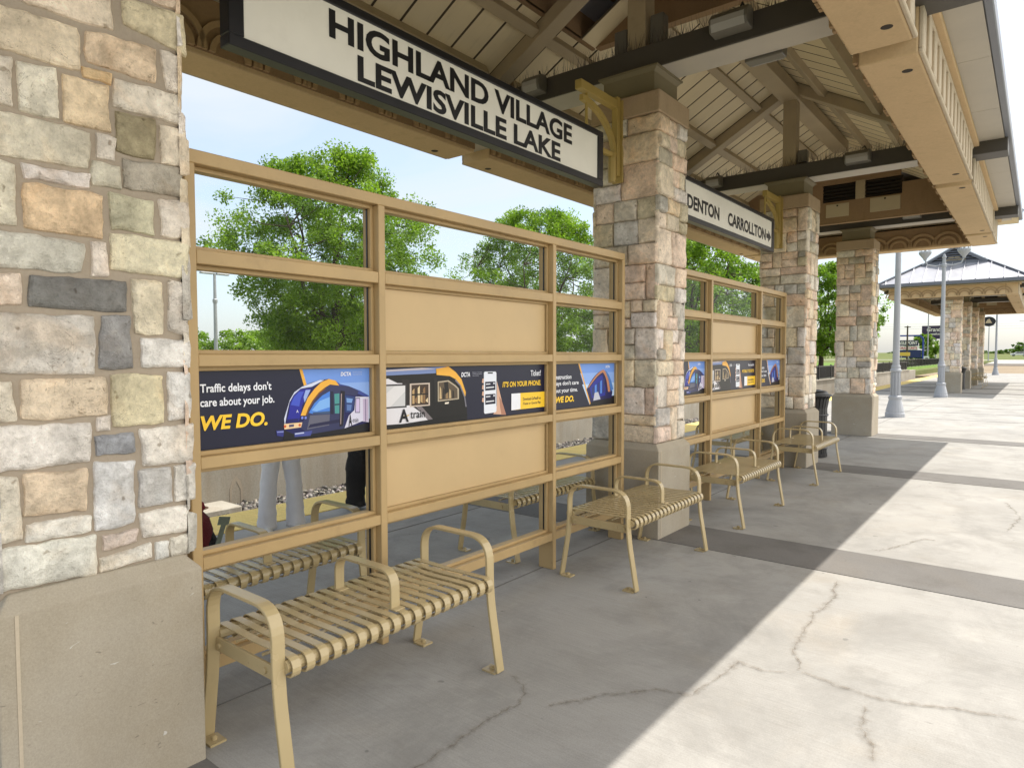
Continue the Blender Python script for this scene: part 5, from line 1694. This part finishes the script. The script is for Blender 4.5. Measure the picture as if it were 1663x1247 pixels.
def make_person(loc, rz, h, label, trouser, top, hem, knee, thigh):
    t = thing('person', label, 'person', loc, None, rz)
    k = h / 1.70
    # continuous body: skeleton grown with a skin modifier
    J = {'pel': (0, 0, 0.93, 0.115), 'waist': (0, 0.0, 1.08, 0.105), 'chest': (0, -0.01, 1.28, 0.125), 'neck0': (0, 0.0, 1.42, 0.06), 'neck': (0, -0.02, 1.49, 0.05), 'head': (0, -0.035, 1.575, 0.085), 'crown': (0, -0.02, 1.655, 0.07),
         'chin': (0, -0.09, 1.53, 0.045)}
    for s, n in ((-1, 'l'), (1, 'r')):
        J.update({'hip' + n: (s * 0.095, 0, 0.88, 0.09), 'knee' + n: (s * 0.118, -0.015, 0.48, 0.058), 'ank' + n: (s * 0.140, 0.02, 0.09, 0.026), 'toe' + n: (s * 0.140, -0.12, 0.03, 0.014),
                  'sh' + n: (s * 0.17, 0, 1.38, 0.055), 'el' + n: (s * 0.215, 0.02, 1.10, 0.04), 'wr' + n: (s * 0.12, -0.19, 1.02, 0.027), 'palm' + n: (s * 0.085, -0.25, 1.045, 0.024)})
        for fi in range(4):
            J['f%d%s' % (fi, n)] = (s * (0.085 - 0.016 * fi), -0.295, 1.05 + 0.012 * fi, 0.009)
            J['g%d%s' % (fi, n)] = (s * (0.070 - 0.016 * fi), -0.315, 1.075 + 0.012 * fi, 0.008)
        J['th' + n] = (s * 0.055, -0.255, 1.085, 0.010)
    E = [('pel', 'waist'), ('waist', 'chest'), ('chest', 'neck0'), ('neck0', 'neck'), ('neck', 'head'), ('head', 'crown'), ('head', 'chin')]
    for n in 'lr':
        E += [('pel', 'hip' + n), ('hip' + n, 'knee' + n), ('knee' + n, 'ank' + n), ('ank' + n, 'toe' + n), ('chest', 'sh' + n), ('sh' + n, 'el' + n), ('el' + n, 'wr' + n), ('wr' + n, 'palm' + n), ('palm' + n, 'th' + n)]
        for fi in range(4):
            E += [('palm' + n, 'f%d%s' % (fi, n)), ('f%d%s' % (fi, n), 'g%d%s' % (fi, n))]
    names = list(J)
    me = bpy.data.meshes.new('body')
    me.from_pydata([(J[n][0] * k, J[n][1] * k, J[n][2] * k) for n in names], [(names.index(a), names.index(b)) for a, b in E], [])
    o = bpy.data.objects.new('body', me)
    COL.objects.link(o)
    o.parent = t
    me.materials.append(skin)
    sk = o.modifiers.new('skin', 'SKIN')
    for i, n in enumerate(names):
        me.skin_vertices[0].data[i].radius = (J[n][3] * k, J[n][3] * k)
        me.skin_vertices[0].data[i].use_root = (n == 'pel')
    sb = o.modifiers.new('sub', 'SUBSURF')
    sb.levels = sb.render_levels = 2
    # trousers: one continuous garment
    g = MB()
    for s in (-1, 1):
        rings = [(s * 0.140, 0.015, 0.035, hem, hem * 1.12), (s * 0.137, 0.012, 0.14, hem * 0.90, hem * 1.0), (s * 0.130, 0.0, 0.30, (hem + knee) / 2 * 0.95, (hem + knee) / 2), (s * 0.120, -0.012, 0.46, knee, knee * 1.05),
                 (s * 0.116, -0.012, 0.52, knee * 1.02, knee * 1.08), (s * 0.102, -0.008, 0.64, (knee + thigh) / 2, (knee + thigh) / 2), (s * 0.098, 0, 0.78, thigh, thigh * 1.05), (s * 0.085, 0.005, 0.90, thigh * 1.06, thigh * 1.25)]
        fine = []
        for ra, rb in zip(rings[:-1], rings[1:]):
            for q in range(5):
                f = q / 5
                fine.append(tuple(ra[i] * (1 - f) + rb[i] * f for i in range(5)))
        fine.append(rings[-1])
        loft(g, [(a * k + 0.006 * mnoise.noise((c * 16, s * 3.0, 1.7)), b * k + 0.008 * mnoise.noise((c * 14, s * 3.0, 5.7)), c * k, d * k * (1 + 0.05 * mnoise.noise((c * 22, s, 3.3))), e * k * (1 + 0.05 * mnoise.noise((c * 20, s, 8.3)))) for a, b, c, d, e in fine], 26)
    loft(g, [(0, 0.005 * k, 0.84 * k, 0.185 * k, 0.125 * k), (0, 0.005 * k, 0.95 * k, 0.18 * k, 0.13 * k), (0, 0, 1.04 * k, 0.155 * k, 0.115 * k)], 22)
    o2 = g.build('trousers', trouser, t, smooth=True)
    g = MB()
    loft(g, [(0, 0, 0.98 * k, 0.175 * k, 0.13 * k), (0, 0, 1.12 * k, 0.155 * k, 0.125 * k), (0, -0.005 * k, 1.28 * k, 0.18 * k, 0.14 * k), (0, 0, 1.39 * k, 0.17 * k, 0.115 * k), (0, 0, 1.44 * k, 0.085 * k, 0.08 * k)], 22)
    for s in (-1, 1):
        g.tube([(s * 0.15 * k, 0, 1.385 * k), (s * 0.19 * k, 0.005 * k, 1.30 * k), (s * 0.215 * k, 0.02 * k, 1.11 * k), (s * 0.17 * k, -0.09 * k, 1.06 * k)], [0.07 * k, 0.066 * k, 0.056 * k, 0.045 * k], 12)
    g.build('shirt', top, t, smooth=True)
    g = MB()
    loft(g, [(0, 0.03 * k, 1.50 * k, 0.07 * k, 0.055 * k), (0, 0.022 * k, 1.58 * k, 0.102 * k, 0.09 * k), (0, 0.0, 1.66 * k, 0.098 * k, 0.09 * k), (0, -0.01 * k, 1.71 * k, 0.055 * k, 0.055 * k)], 18)
    g.build('hair', hairm, t, smooth=True)
    g = MB()
    for s in (-1, 1):
        loft(g, [(s * 0.14 * k, -0.05 * k, 0.0, 0.047 * k, 0.125 * k), (s * 0.14 * k, -0.05 * k, 0.03 * k, 0.046 * k, 0.122 * k), (s * 0.138 * k, -0.02 * k, 0.065 * k, 0.040 * k, 0.08 * k), (s * 0.136 * k, 0.01 * k, 0.10 * k, 0.036 * k, 0.045 * k)], 14)
    g.build('shoes', shoem, t, smooth=True)
    g = MB()
    for s in (-1, 1):
        g.lathe([(0.004 * k, 1.582 * k), (0.011 * k, 1.588 * k), (0.004 * k, 1.596 * k)], s * 0.032 * k, -0.118 * k, 8)
    g.bar((-0.022 * k, -0.130 * k, 1.535 * k), (0.022 * k, -0.130 * k, 1.535 * k), 0.008 * k, 0.006 * k)
    g.bar((0, -0.125 * k, 1.585 * k), (0, -0.140 * k, 1.558 * k), 0.018 * k, 0.014 * k)
    g.build('facial_features', hairm, t)
    return t
make_person((-5.06, 3.16, 0.008), R(66), 1.46, 'person in pale grey flared trousers standing behind the first screen', flat('grey_denim', (0.70, 0.69, 0.71)), flat('cream_shirt', (0.5, 0.47, 0.42)), 0.098, 0.078, 0.092)
make_person((-5.12, 4.14, 0.008), R(50), 1.45, 'person in loose black clothes and white shoes behind the solid tan panel', flat('black_cloth', (0.010, 0.010, 0.012)), flat('black_top', (0.012, 0.012, 0.014)), 0.115, 0.125, 0.115)
t = thing('travel_bag', 'dark red and black bag with a grey-green tag behind the nearest pier', 'bag', (-5.06, 2.40, 0))
t.scale = (0.75, 0.75, 0.62)
g = MB()
loft(g, [(0, 0, 0.0, 0.15, 0.15), (0, 0, 0.06, 0.19, 0.19), (0, 0, 0.25, 0.20, 0.19), (0, 0, 0.40, 0.16, 0.16), (0, 0, 0.50, 0.08, 0.09)], 20)
g.build('bag_body', flat('dark_red_cloth', (0.12, 0.008, 0.012)), t, smooth=True)
g = MB()
loft(g, [(0.0, 0.08, 0.0, 0.16, 0.16), (0.0, 0.08, 0.10, 0.18, 0.16), (0.0, 0.07, 0.22, 0.15, 0.12)], 18)
g.build('black_pocket', flat('black_nylon', (0.012, 0.012, 0.014)), t, smooth=True)
g = MB().bar((0.18, 0.16, 0.06), (0.16, 0.24, 0.30), 0.05, 0.012, (1, 0, 0)).bar((0.16, 0.235, 0.30), (0.155, 0.26, 0.40), 0.12, 0.012, (1, 0, 0))
g.build('luggage_tag', flat('grey_green_vinyl', (0.20, 0.23, 0.18)), t)
g = MB()
loft(g, [(0.02, 0.04, 0.47, 0.04, 0.04), (0.02, 0.05, 0.53, 0.07, 0.07), (0.02, 0.05, 0.60, 0.05, 0.05)], 12)
g.tube([(0.0, -0.02, 0.45), (-0.02, 0.02, 0.66), (0.0, 0.07, 0.74), (0.04, 0.05, 0.64)], 0.022, 8)
g.build('bundle', flat('bright_red_cloth', (0.22, 0.012, 0.02)), t, smooth=True)

# ------------------------------------------------------------------ trees
def make_tree(name, label, x, y, z0, h, rad, seed, nclust, nleaf, leaf, mat='leaf', vase=True, group='trees beyond the track', low=0.16, crad=0.62):
    t = thing(name, label, 'tree', (x, y, z0), group)
    r = np.random.default_rng(seed)
    rp = random.Random(seed)
    zc0 = h * low
    # limbs
    g = MB()
    th = h * (0.22 if vase else 0.3)
    base_r = max(0.06, h * 0.022)
    g.tube([(0, 0, -0.1), (0.03 * h * 0.2, 0, th * 0.5), (0, 0.01, th)], [base_r * 1.25, base_r, base_r * 0.92], 10)
    limbs = []
    nl = 9 if nclust > 150 else 5
    for i in range(nl):
        a = 2 * math.pi * i / nl + rp.uniform(-0.3, 0.3)
        sp = rp.uniform(0.35, 0.95) if i else 0.1
        pts = []
        for k in range(7):
            f = k / 6
            rr_ = rad * sp * f ** (0.85 if vase else 0.7)
            zz = th * 0.85 + (h * rp.uniform(0.86, 0.95) * (1 - 0.38 * sp) - th * 0.85) * f ** (1.1)
            pts.append(Vector((rr_ * math.cos(a + 0.3 * f) + rp.uniform(-.02, .02) * h, rr_ * math.sin(a + 0.3 * f) + rp.uniform(-.02, .02) * h, zz)))
        pts[0] = Vector((0, 0, th * 0.85))
        g.tube(pts, [base_r * 0.72 * (1 - 0.86 * k / 6) for k in range(7)], 6)
        limbs.append(pts)
    allp = np.array([list(p) for L_ in limbs for p in L_[1:]])
    # cluster centres inside an uneven envelope
    cs = []
    tries = 0
    while len(cs) < nclust and tries < nclust * 60:
        tries += 1
        f = r.uniform(0, 1)
        zz = zc0 + (h - zc0) * f
        if vase:
            env = rad * (0.50 + 0.5 * math.sin(math.pi * min(1, f * 1.25 + 0.02) * 0.80)) * (1.0 if f < 0.62 else math.sqrt(max(0, 1 - ((f - 0.62) / 0.40) ** 2)))
        else:
            env = rad * math.sqrt(max(0, 1 - (2 * f - 1) ** 2)) * 1.05
        a = r.uniform(0, 2 * math.pi)
        lob = 1 + 0.28 * mnoise.noise((math.cos(a) * 1.5 + seed, math.sin(a) * 1.5, zz * 0.55)) + 0.16 * mnoise.noise((math.cos(a) * 4 + seed, math.sin(a) * 4, zz * 1.4))
        q = r.uniform(0, 1) ** 0.42
        px, py = env * lob * q * math.cos(a), env * lob * q * math.sin(a)
        if mnoise.noise((px * 0.6 + seed, py * 0.6, zz * 0.8)) < -0.17:
            continue
        cs.append((px, py, zz))
    cs = np.array(cs)
    for c in cs[:: 2 if nclust > 300 else 1]:
        d = np.linalg.norm(allp - c - np.array([0, 0, -0.3]), axis=1)
        j = int(np.argmin(d))
        if d[j] < rad * 0.9:
            mid = (allp[j] + c) / 2 + np.array([0, 0, -0.06 * d[j]])
            g.tube([allp[j], mid, c], [0.028 * h / 10, 0.017 * h / 10, 0.006], 4, False)
    g.build('trunk', M['bark'], t, smooth=True)
    # leaves
    n = len(cs) * nleaf
    ci = np.repeat(np.arange(len(cs)), nleaf)
    cr = crad * h / 10 * r.uniform(0.6, 1.25, len(cs))
    off = r.normal(size=(n, 3))
    off /= np.linalg.norm(off, axis=1)[:, None]
    off *= (r.uniform(0, 1, n) ** 0.5 * cr[ci])[:, None]
    off[:, 2] *= 0.85
    pos = cs[ci] + off
    d1 = r.normal(size=(n, 3)) + off / (cr[ci][:, None] + 1e-6) * 0.8
    d1[:, 2] += 0.15
    d1 /= np.linalg.norm(d1, axis=1)[:, None]
    up_ = r.normal(size=(n, 3)) * 0.7 + np.array([0, 0, 1.0])
    d2 = np.cross(d1, up_)
    d2 /= np.linalg.norm(d2, axis=1)[:, None] + 1e-9
    s = leaf * r.uniform(0.65, 1.35, n)[:, None]
    V = np.empty((n, 4, 3))
    V[:, 0] = pos - d1 * s * 0.5
    V[:, 1] = pos + d2 * s * 0.28
    V[:, 2] = pos + d1 * s * 0.5
    V[:, 3] = pos - d2 * s * 0.28
    me = bpy.data.meshes.new('crown')
    me.vertices.add(n * 4)
    me.vertices.foreach_set('co', V.ravel())
    me.loops.add(n * 4)
    me.loops.foreach_set('vertex_index', np.arange(n * 4))
    me.polygons.add(n)
    me.polygons.foreach_set('loop_start', np.arange(0, n * 4, 4))
    me.update(calc_edges=True)
    tn = np.clip(r.uniform(0.15, 0.85, len(cs))[ci] + r.normal(0, 0.16, n), 0, 1)
    at = me.attributes.new('tint', 'FLOAT_COLOR', 'POINT')
    c4 = np.ones((n * 4, 4))
    c4[:, :3] = np.repeat(tn, 4)[:, None]
    at.data.foreach_set('color', c4.ravel())
    me.materials.append(M[mat])
    o = bpy.data.objects.new('crown', me)
    COL.objects.link(o)
    o.parent = t
    return t
make_tree('shade_tree', 'large bright green tree behind the first screen, left of the blank tan panel', -22, 16.2, 0.1, 9.2, 4.1, 11, 640, 170, 0.115, crad=0.55)
make_tree('shade_tree', 'rounded bright green tree behind the right part of the first screen', -22, 30.2, 0.1, 9.2, 4.9, 23, 600, 150, 0.125, crad=0.55)
make_tree('shade_tree', 'bright green tree seen just right of the middle pier', -17, 38.6, 0.1, 8.6, 4.6, 35, 420, 70, 0.19)
make_tree('shade_tree', 'darker green tree behind the centre of the farther screen', -18, 47.5, 0.1, 7.9, 4.8, 47, 420, 70, 0.20, 'leafdark')
make_tree('shade_tree', 'tall green tree filling the gap between the third and fourth piers', -15, 62.0, 0.1, 9.0, 5.0, 59, 420, 70, 0.22)
make_tree('shade_tree', 'green tree right of the free-standing pier, behind the lamp post', -17.0, 84.0, 0.1, 8.6, 3.0, 71, 380, 60, 0.24)
make_tree('shade_tree', 'small green tree beside the blue roadside sign', -17.8, 150, -0.6, 6.0, 3.0, 83, 200, 50, 0.34)
hz = [(-62, 25.5, 3.6, 3.2), (-66, 30.5, 4.2, 3.4), (-60, 33.5, 3.7, 3.0), (-64, 38.5, 4.0, 3.4), (-62, 43.5, 3.6, 3.2), (-66, 50, 4.4, 3.6), (-60, 55, 3.9, 3.2), (-62, 20, 4.0, 3.4), (-62, 62, 4.4, 3.6), (-62, 70, 4.2, 3.6),
      (-56, 78, 4.6, 3.8), (-52, 88, 5.0, 4.0)]
ht = make_tree('background_tree', 'low bushy tree in the distant hedge line beyond the car park', hz[0][0], hz[0][1], 0.1, hz[0][2], hz[0][3], 91, 130, 60, 0.24, 'leaf', False, 'trees in the distant hedge line', 0.05, 1.3)
for i, (x, y, h, r_) in enumerate(hz[1:]):
    c = dup(ht, (x - hz[0][0], y - hz[0][1], 0))
    k = h / hz[0][2]
    c.scale = (k * 1.1, k, k)
    c.rotation_euler = (0, 0, i * 1.7)
ft = make_tree('horizon_tree', 'dark rounded tree on the skyline at the far right', -2, 330, 1.0, 5.5, 8, 97, 120, 45, 0.75, 'leafdark', False, 'dark trees on the skyline', 0.05, 1.4)
for i, (x, y, s_) in enumerate(((9, 335, 1.15), (18, 332, 1.05), (-9, 345, 0.9), (27, 338, 1.2), (-21, 360, 0.75), (-29, 362, 0.8), (-40, 370, 0.8), (38, 335, 1.1), (-52, 372, 0.85), (-70, 360, 0.9))):
    c = dup(ft, (x + 2, y - 330, 0))
    c.scale = (s_, s_, s_ * 0.55)
    c.rotation_euler = (0, 0, i * 2.1)

# ------------------------------------------------------------------ car park lamps, roadside things
def park_lamp(x, y, h, label, w=0.9):
    t = thing('car_park_lamp', label, 'lamp', (x, y, 0.1), 'car park lamp posts')
    MB().tube([(0, 0, 0), (0, 0, h * 0.72), (0, 0, h)], [0.13, 0.10, 0.08], 10).build('pole', M['steel'], t)
    MB().lathe([(0.14, h * 0.72), (0.15, h * 0.75), (0.1, h * 0.76)], 0, 0, 10).build('collar', M['steel'], t)
    for s in (-1, 1):
        MB().box(-0.13, 0.13, min(s * 0.1, s * w), max(s * 0.1, s * w), h - 0.08, h + 0.03).build('lamp_head', M['steel'], t, bevel=0.02)
park_lamp(-40, 20.65, 6.5, 'tall grey car park lamp post left of the big tree')
park_lamp(-70, 34.0, 3.4, 'small pale car park lamp far behind, at the left end of the hedge')
park_lamp(-45, 50.3, 11.4, 'tall car park lamp just showing left of the rounded tree')
t = thing('roadside_sign', 'blue framed roadside sign board reading EAGLE POINT', 'sign', (-16.2, 120, -0.86))
fr = [(-1.9, 0, 0), (-1.9, 0, 4.9), (-1.5, 0, 5.35), (1.5, 0, 5.35), (1.95, 0, 4.9), (1.95, 0, 0)]
g = MB()
for a, b in zip(fr[:-1], fr[1:]):
    g.bar(a, b, 0.22, 0.22, (0, 1, 0))
g.build('frame', paint('blue_paint', (0.02, 0.05, 0.30), 0.4), t)
MB().box(-1.7, 1.7, 0.02, 0.1, 1.9, 3.1).build('lower_board', paint('dark_blue', (0.02, 0.035, 0.12), 0.5), t)
MB().box(-1.75, 1.3, -0.06, 0.06, 3.75, 4.65).build('name_board', paint('slate_board', (0.03, 0.035, 0.07), 0.5), t)
vs, fs = text_box('EAGLE POINT', -1.6, 1.2, 3.95, 4.5, 0.03)
g = MB()
g.add([(a, -0.068, b) for a, b in vs], fs)
g.build('lettering', M['signface'], t)
sb = MB().box(-1.75, 1.3, -0.06, 0.06, 3.15, 3.70).build('sale_strip', M['signface'], t)
vs, fs = text_box('STORAGE UNITS', -1.6, 1.15, 3.24, 3.6, 0.03)
g = MB()
g.col = lin(190, 60, 70)
g.add([(a, -0.068, b) for a, b in vs], fs)
g.build('lettering', M['tintrough'], t)
t = thing('billboard', 'dark purple billboard with white script behind the lamp post', 'billboard', (-21.3, 200, -0.86))
MB().box(-2.8, 3.4, -0.1, 0.1, 6.4, 9.8).build('board', paint('purple_paint', (0.035, 0.02, 0.06), 0.5), t)
vs, fs = text_box('Granthin', -1.7, 2.6, 8.3, 9.4, 0.02, 0.2)
g = MB()
g.add([(a, -0.11, b) for a, b in vs], fs)
g.build('lettering', M['signface'], t)
g = MB()
vs, fs = text_box('welcome', -0.9, 2.4, 7.4, 8.0, 0.02, 0.2)
g.add([(a, -0.11, b) for a, b in vs], fs)
g.build('lettering', M['signface'], t)
MB().tube([(0.3, 0.2, 0), (0.3, 0.2, 6.5)], 0.22, 10).build('pole', M['steel'], t)
def small_sign(x, y, z, w, h, c, label, body=None, zb=-0.86):
    t = thing('small_sign', label, 'sign', (x, y, zb))
    MB().box(-w / 2, w / 2, -0.03, 0.03, z - zb, z - zb + h).build('board', paint('board_paint', c, 0.5), t)
    for s in (-1, 1):
        MB().tube([(s * w * 0.35, 0.05, 0), (s * w * 0.35, 0.05, z - zb + h * 0.5)], 0.05, 6).build('post', M['steel'], t)
    if body:
        vs, fs = text_box(body, -w * 0.36, w * 0.36, z - zb + h * 0.25, z - zb + h * 0.75, 0.03)
        g = MB()
        g.add([(a, -0.036, b) for a, b in vs], fs)
        g.build('lettering', M['signblack'], t)
small_sign(-14.6, 105, 1.35, 1.25, 0.5, (0.62, 0.42, 0.06), 'small yellow sign board below the blue roadside sign')
small_sign(-13.1, 108, 0.35, 0.85, 0.35, (0.5, 0.07, 0.04), 'small red sign board near the ground beside the blue sign')
small_sign(-12.4, 108, 0.55, 0.65, 0.75, (0.75, 0.75, 0.75), 'small white sign with a dark symbol beside the red one', '?')
def pole(x, y, h, r_, label, mat='steel', arm=0.0):
    t = thing('utility_pole', label, 'pole', (x, y, -0.86))
    MB().tube([(0, 0, 0), (0, 0, h)], [r_, r_ * 0.7], 8).build('shaft', M[mat], t)
    MB().box(-0.4 - arm, 0.4 + arm, -0.05, 0.05, h - 0.25, h - 0.13).build('cross_arm', M[mat], t)
pole(-15.3, 112, 6.6, 0.14, 'weathered wooden pole in front of the blue roadside sign', 'bark')
pole(-14.2, 125, 12.0, 0.10, 'thin pale light pole between the blue sign and the lamp post')
pole(-9.0, 180, 9.0, 0.12, 'thin grey pole left of the farthest platform lamp', 'steel', 0.6)
pole(0.0, 220, 12.0, 0.12, 'thin grey pole right of the farthest platform lamp', 'steel', 0.8)
pole(-4.0, 260, 13.0, 0.12, 'very distant grey pole above the embankment', 'steel', 1.0)
# overhead wires
t = thing('overhead_wires', 'thin overhead wires crossing the sky behind the poles', 'wires')
for k in range(3):
    MB().tube([(-80 + 12 * q, 180 + 4 * q, 8.4 + 0.6 * k - 0.012 * (6 - abs(q - 6)) ** 2) for q in range(13)], 0.018, 4).build('wire', M['black'], t)
# ground beyond the platform
g = MB()
g.add([(-10, 66.02, -0.30), (30, 66.02, -0.30), (40, 150, -0.55), (-12, 150, -0.55), (-10, 66.02, -0.95), (30, 66.02, -0.95)], [(0, 1, 2, 3), (0, 4, 5, 1)])
g.build('dirt_ground', M['dirt'], kind='structure')
g = MB()
g.add([(-60, 150.5, -0.52), (120, 150.5, -0.52), (120, 163, -0.30), (-60, 163, -0.30)], [(0, 1, 2, 3)])
g.build('gravel_path', M['ballastdust'], kind='structure')
g = MB()
g.add([(-80, 163.2, -0.28), (140, 163.2, -0.28), (140, 215, 0.15), (-80, 215, 0.15)], [(0, 1, 2, 3)])
g.build('road', M['roadc'], kind='structure')
g = MB()
g.add([(-120, 215.2, 0.14), (180, 215.2, 0.14), (180, 262, 0.9), (-120, 262, 0.9), (180, 282, 1.0), (-120, 282, 1.0), (180, 400, 2.6), (-160, 400, 2.6)], [(0, 1, 2, 3), (3, 2, 4, 5), (5, 4, 6, 7)])
g.build('embankment', M['grassy'], kind='structure')
g = MB()
g.add([(-30, 64, 0.18), (-9.75, 64, 0.18), (-9.4, 110, 0.20), (-13, 110, 0.35), (-30, 110, 0.3)], [(0, 1, 2, 3, 4)])
g.add([(-9.75, 64, 0.18), (-9.3, 64, -0.7), (-8.8, 112, -0.6), (-9.4, 110, 0.20)], [(0, 1, 2, 3)])
g.build('grass_bank', M['lawn'], kind='structure')
g = MB().box(-19, -11.5, 92, 103, 0.2, 0.42)
g.build('concrete_apron', M['roadc'], kind='structure')
t = fence('railing', -9.9, 66, 100, 0.30, 1.05, 'dark slatted railing along the grass bank below the blue sign', 0.22)
# distant white car
def make_car(x, y, z, rz, label):
    t = thing('parked_car', label, 'car', (x, y, z), None, rz)
    body = [(-2.2, 0.35), (-2.25, 0.75), (-2.0, 0.95), (-1.25, 1.0), (-0.65, 1.42), (0.85, 1.45), (1.65, 1.0), (2.2, 0.9), (2.25, 0.4)]
    MB().prism([(a, -0.85, b) for a, b in body], (0, 1.7, 0)).build('body', paint('white_car', (0.75, 0.75, 0.76), 0.25), t, bevel=0.06, seg=2)
    MB().prism([(-1.15, -0.862, 1.02), (-0.6, -0.862, 1.36), (0.8, -0.862, 1.38), (1.4, -0.862, 1.02)], (0, 1.724, 0)).build('windows', M['signblack'], t)
    for wx in (-1.4, 1.4):
        for wy in (-0.8, 0.8):
            w = MB().tube([(wx, wy - 0.1, 0.33), (wx, wy + 0.1, 0.33)], 0.33, 16).build('wheel', M['black'], t)
            MB().tube([(wx, wy - 0.11, 0.33), (wx, wy + 0.11, 0.33)], 0.19, 10).build('rim', M['steel'], w)
make_car(-5.5, 272, 0.98, 0.1, 'white car driving along the distant embankment road')
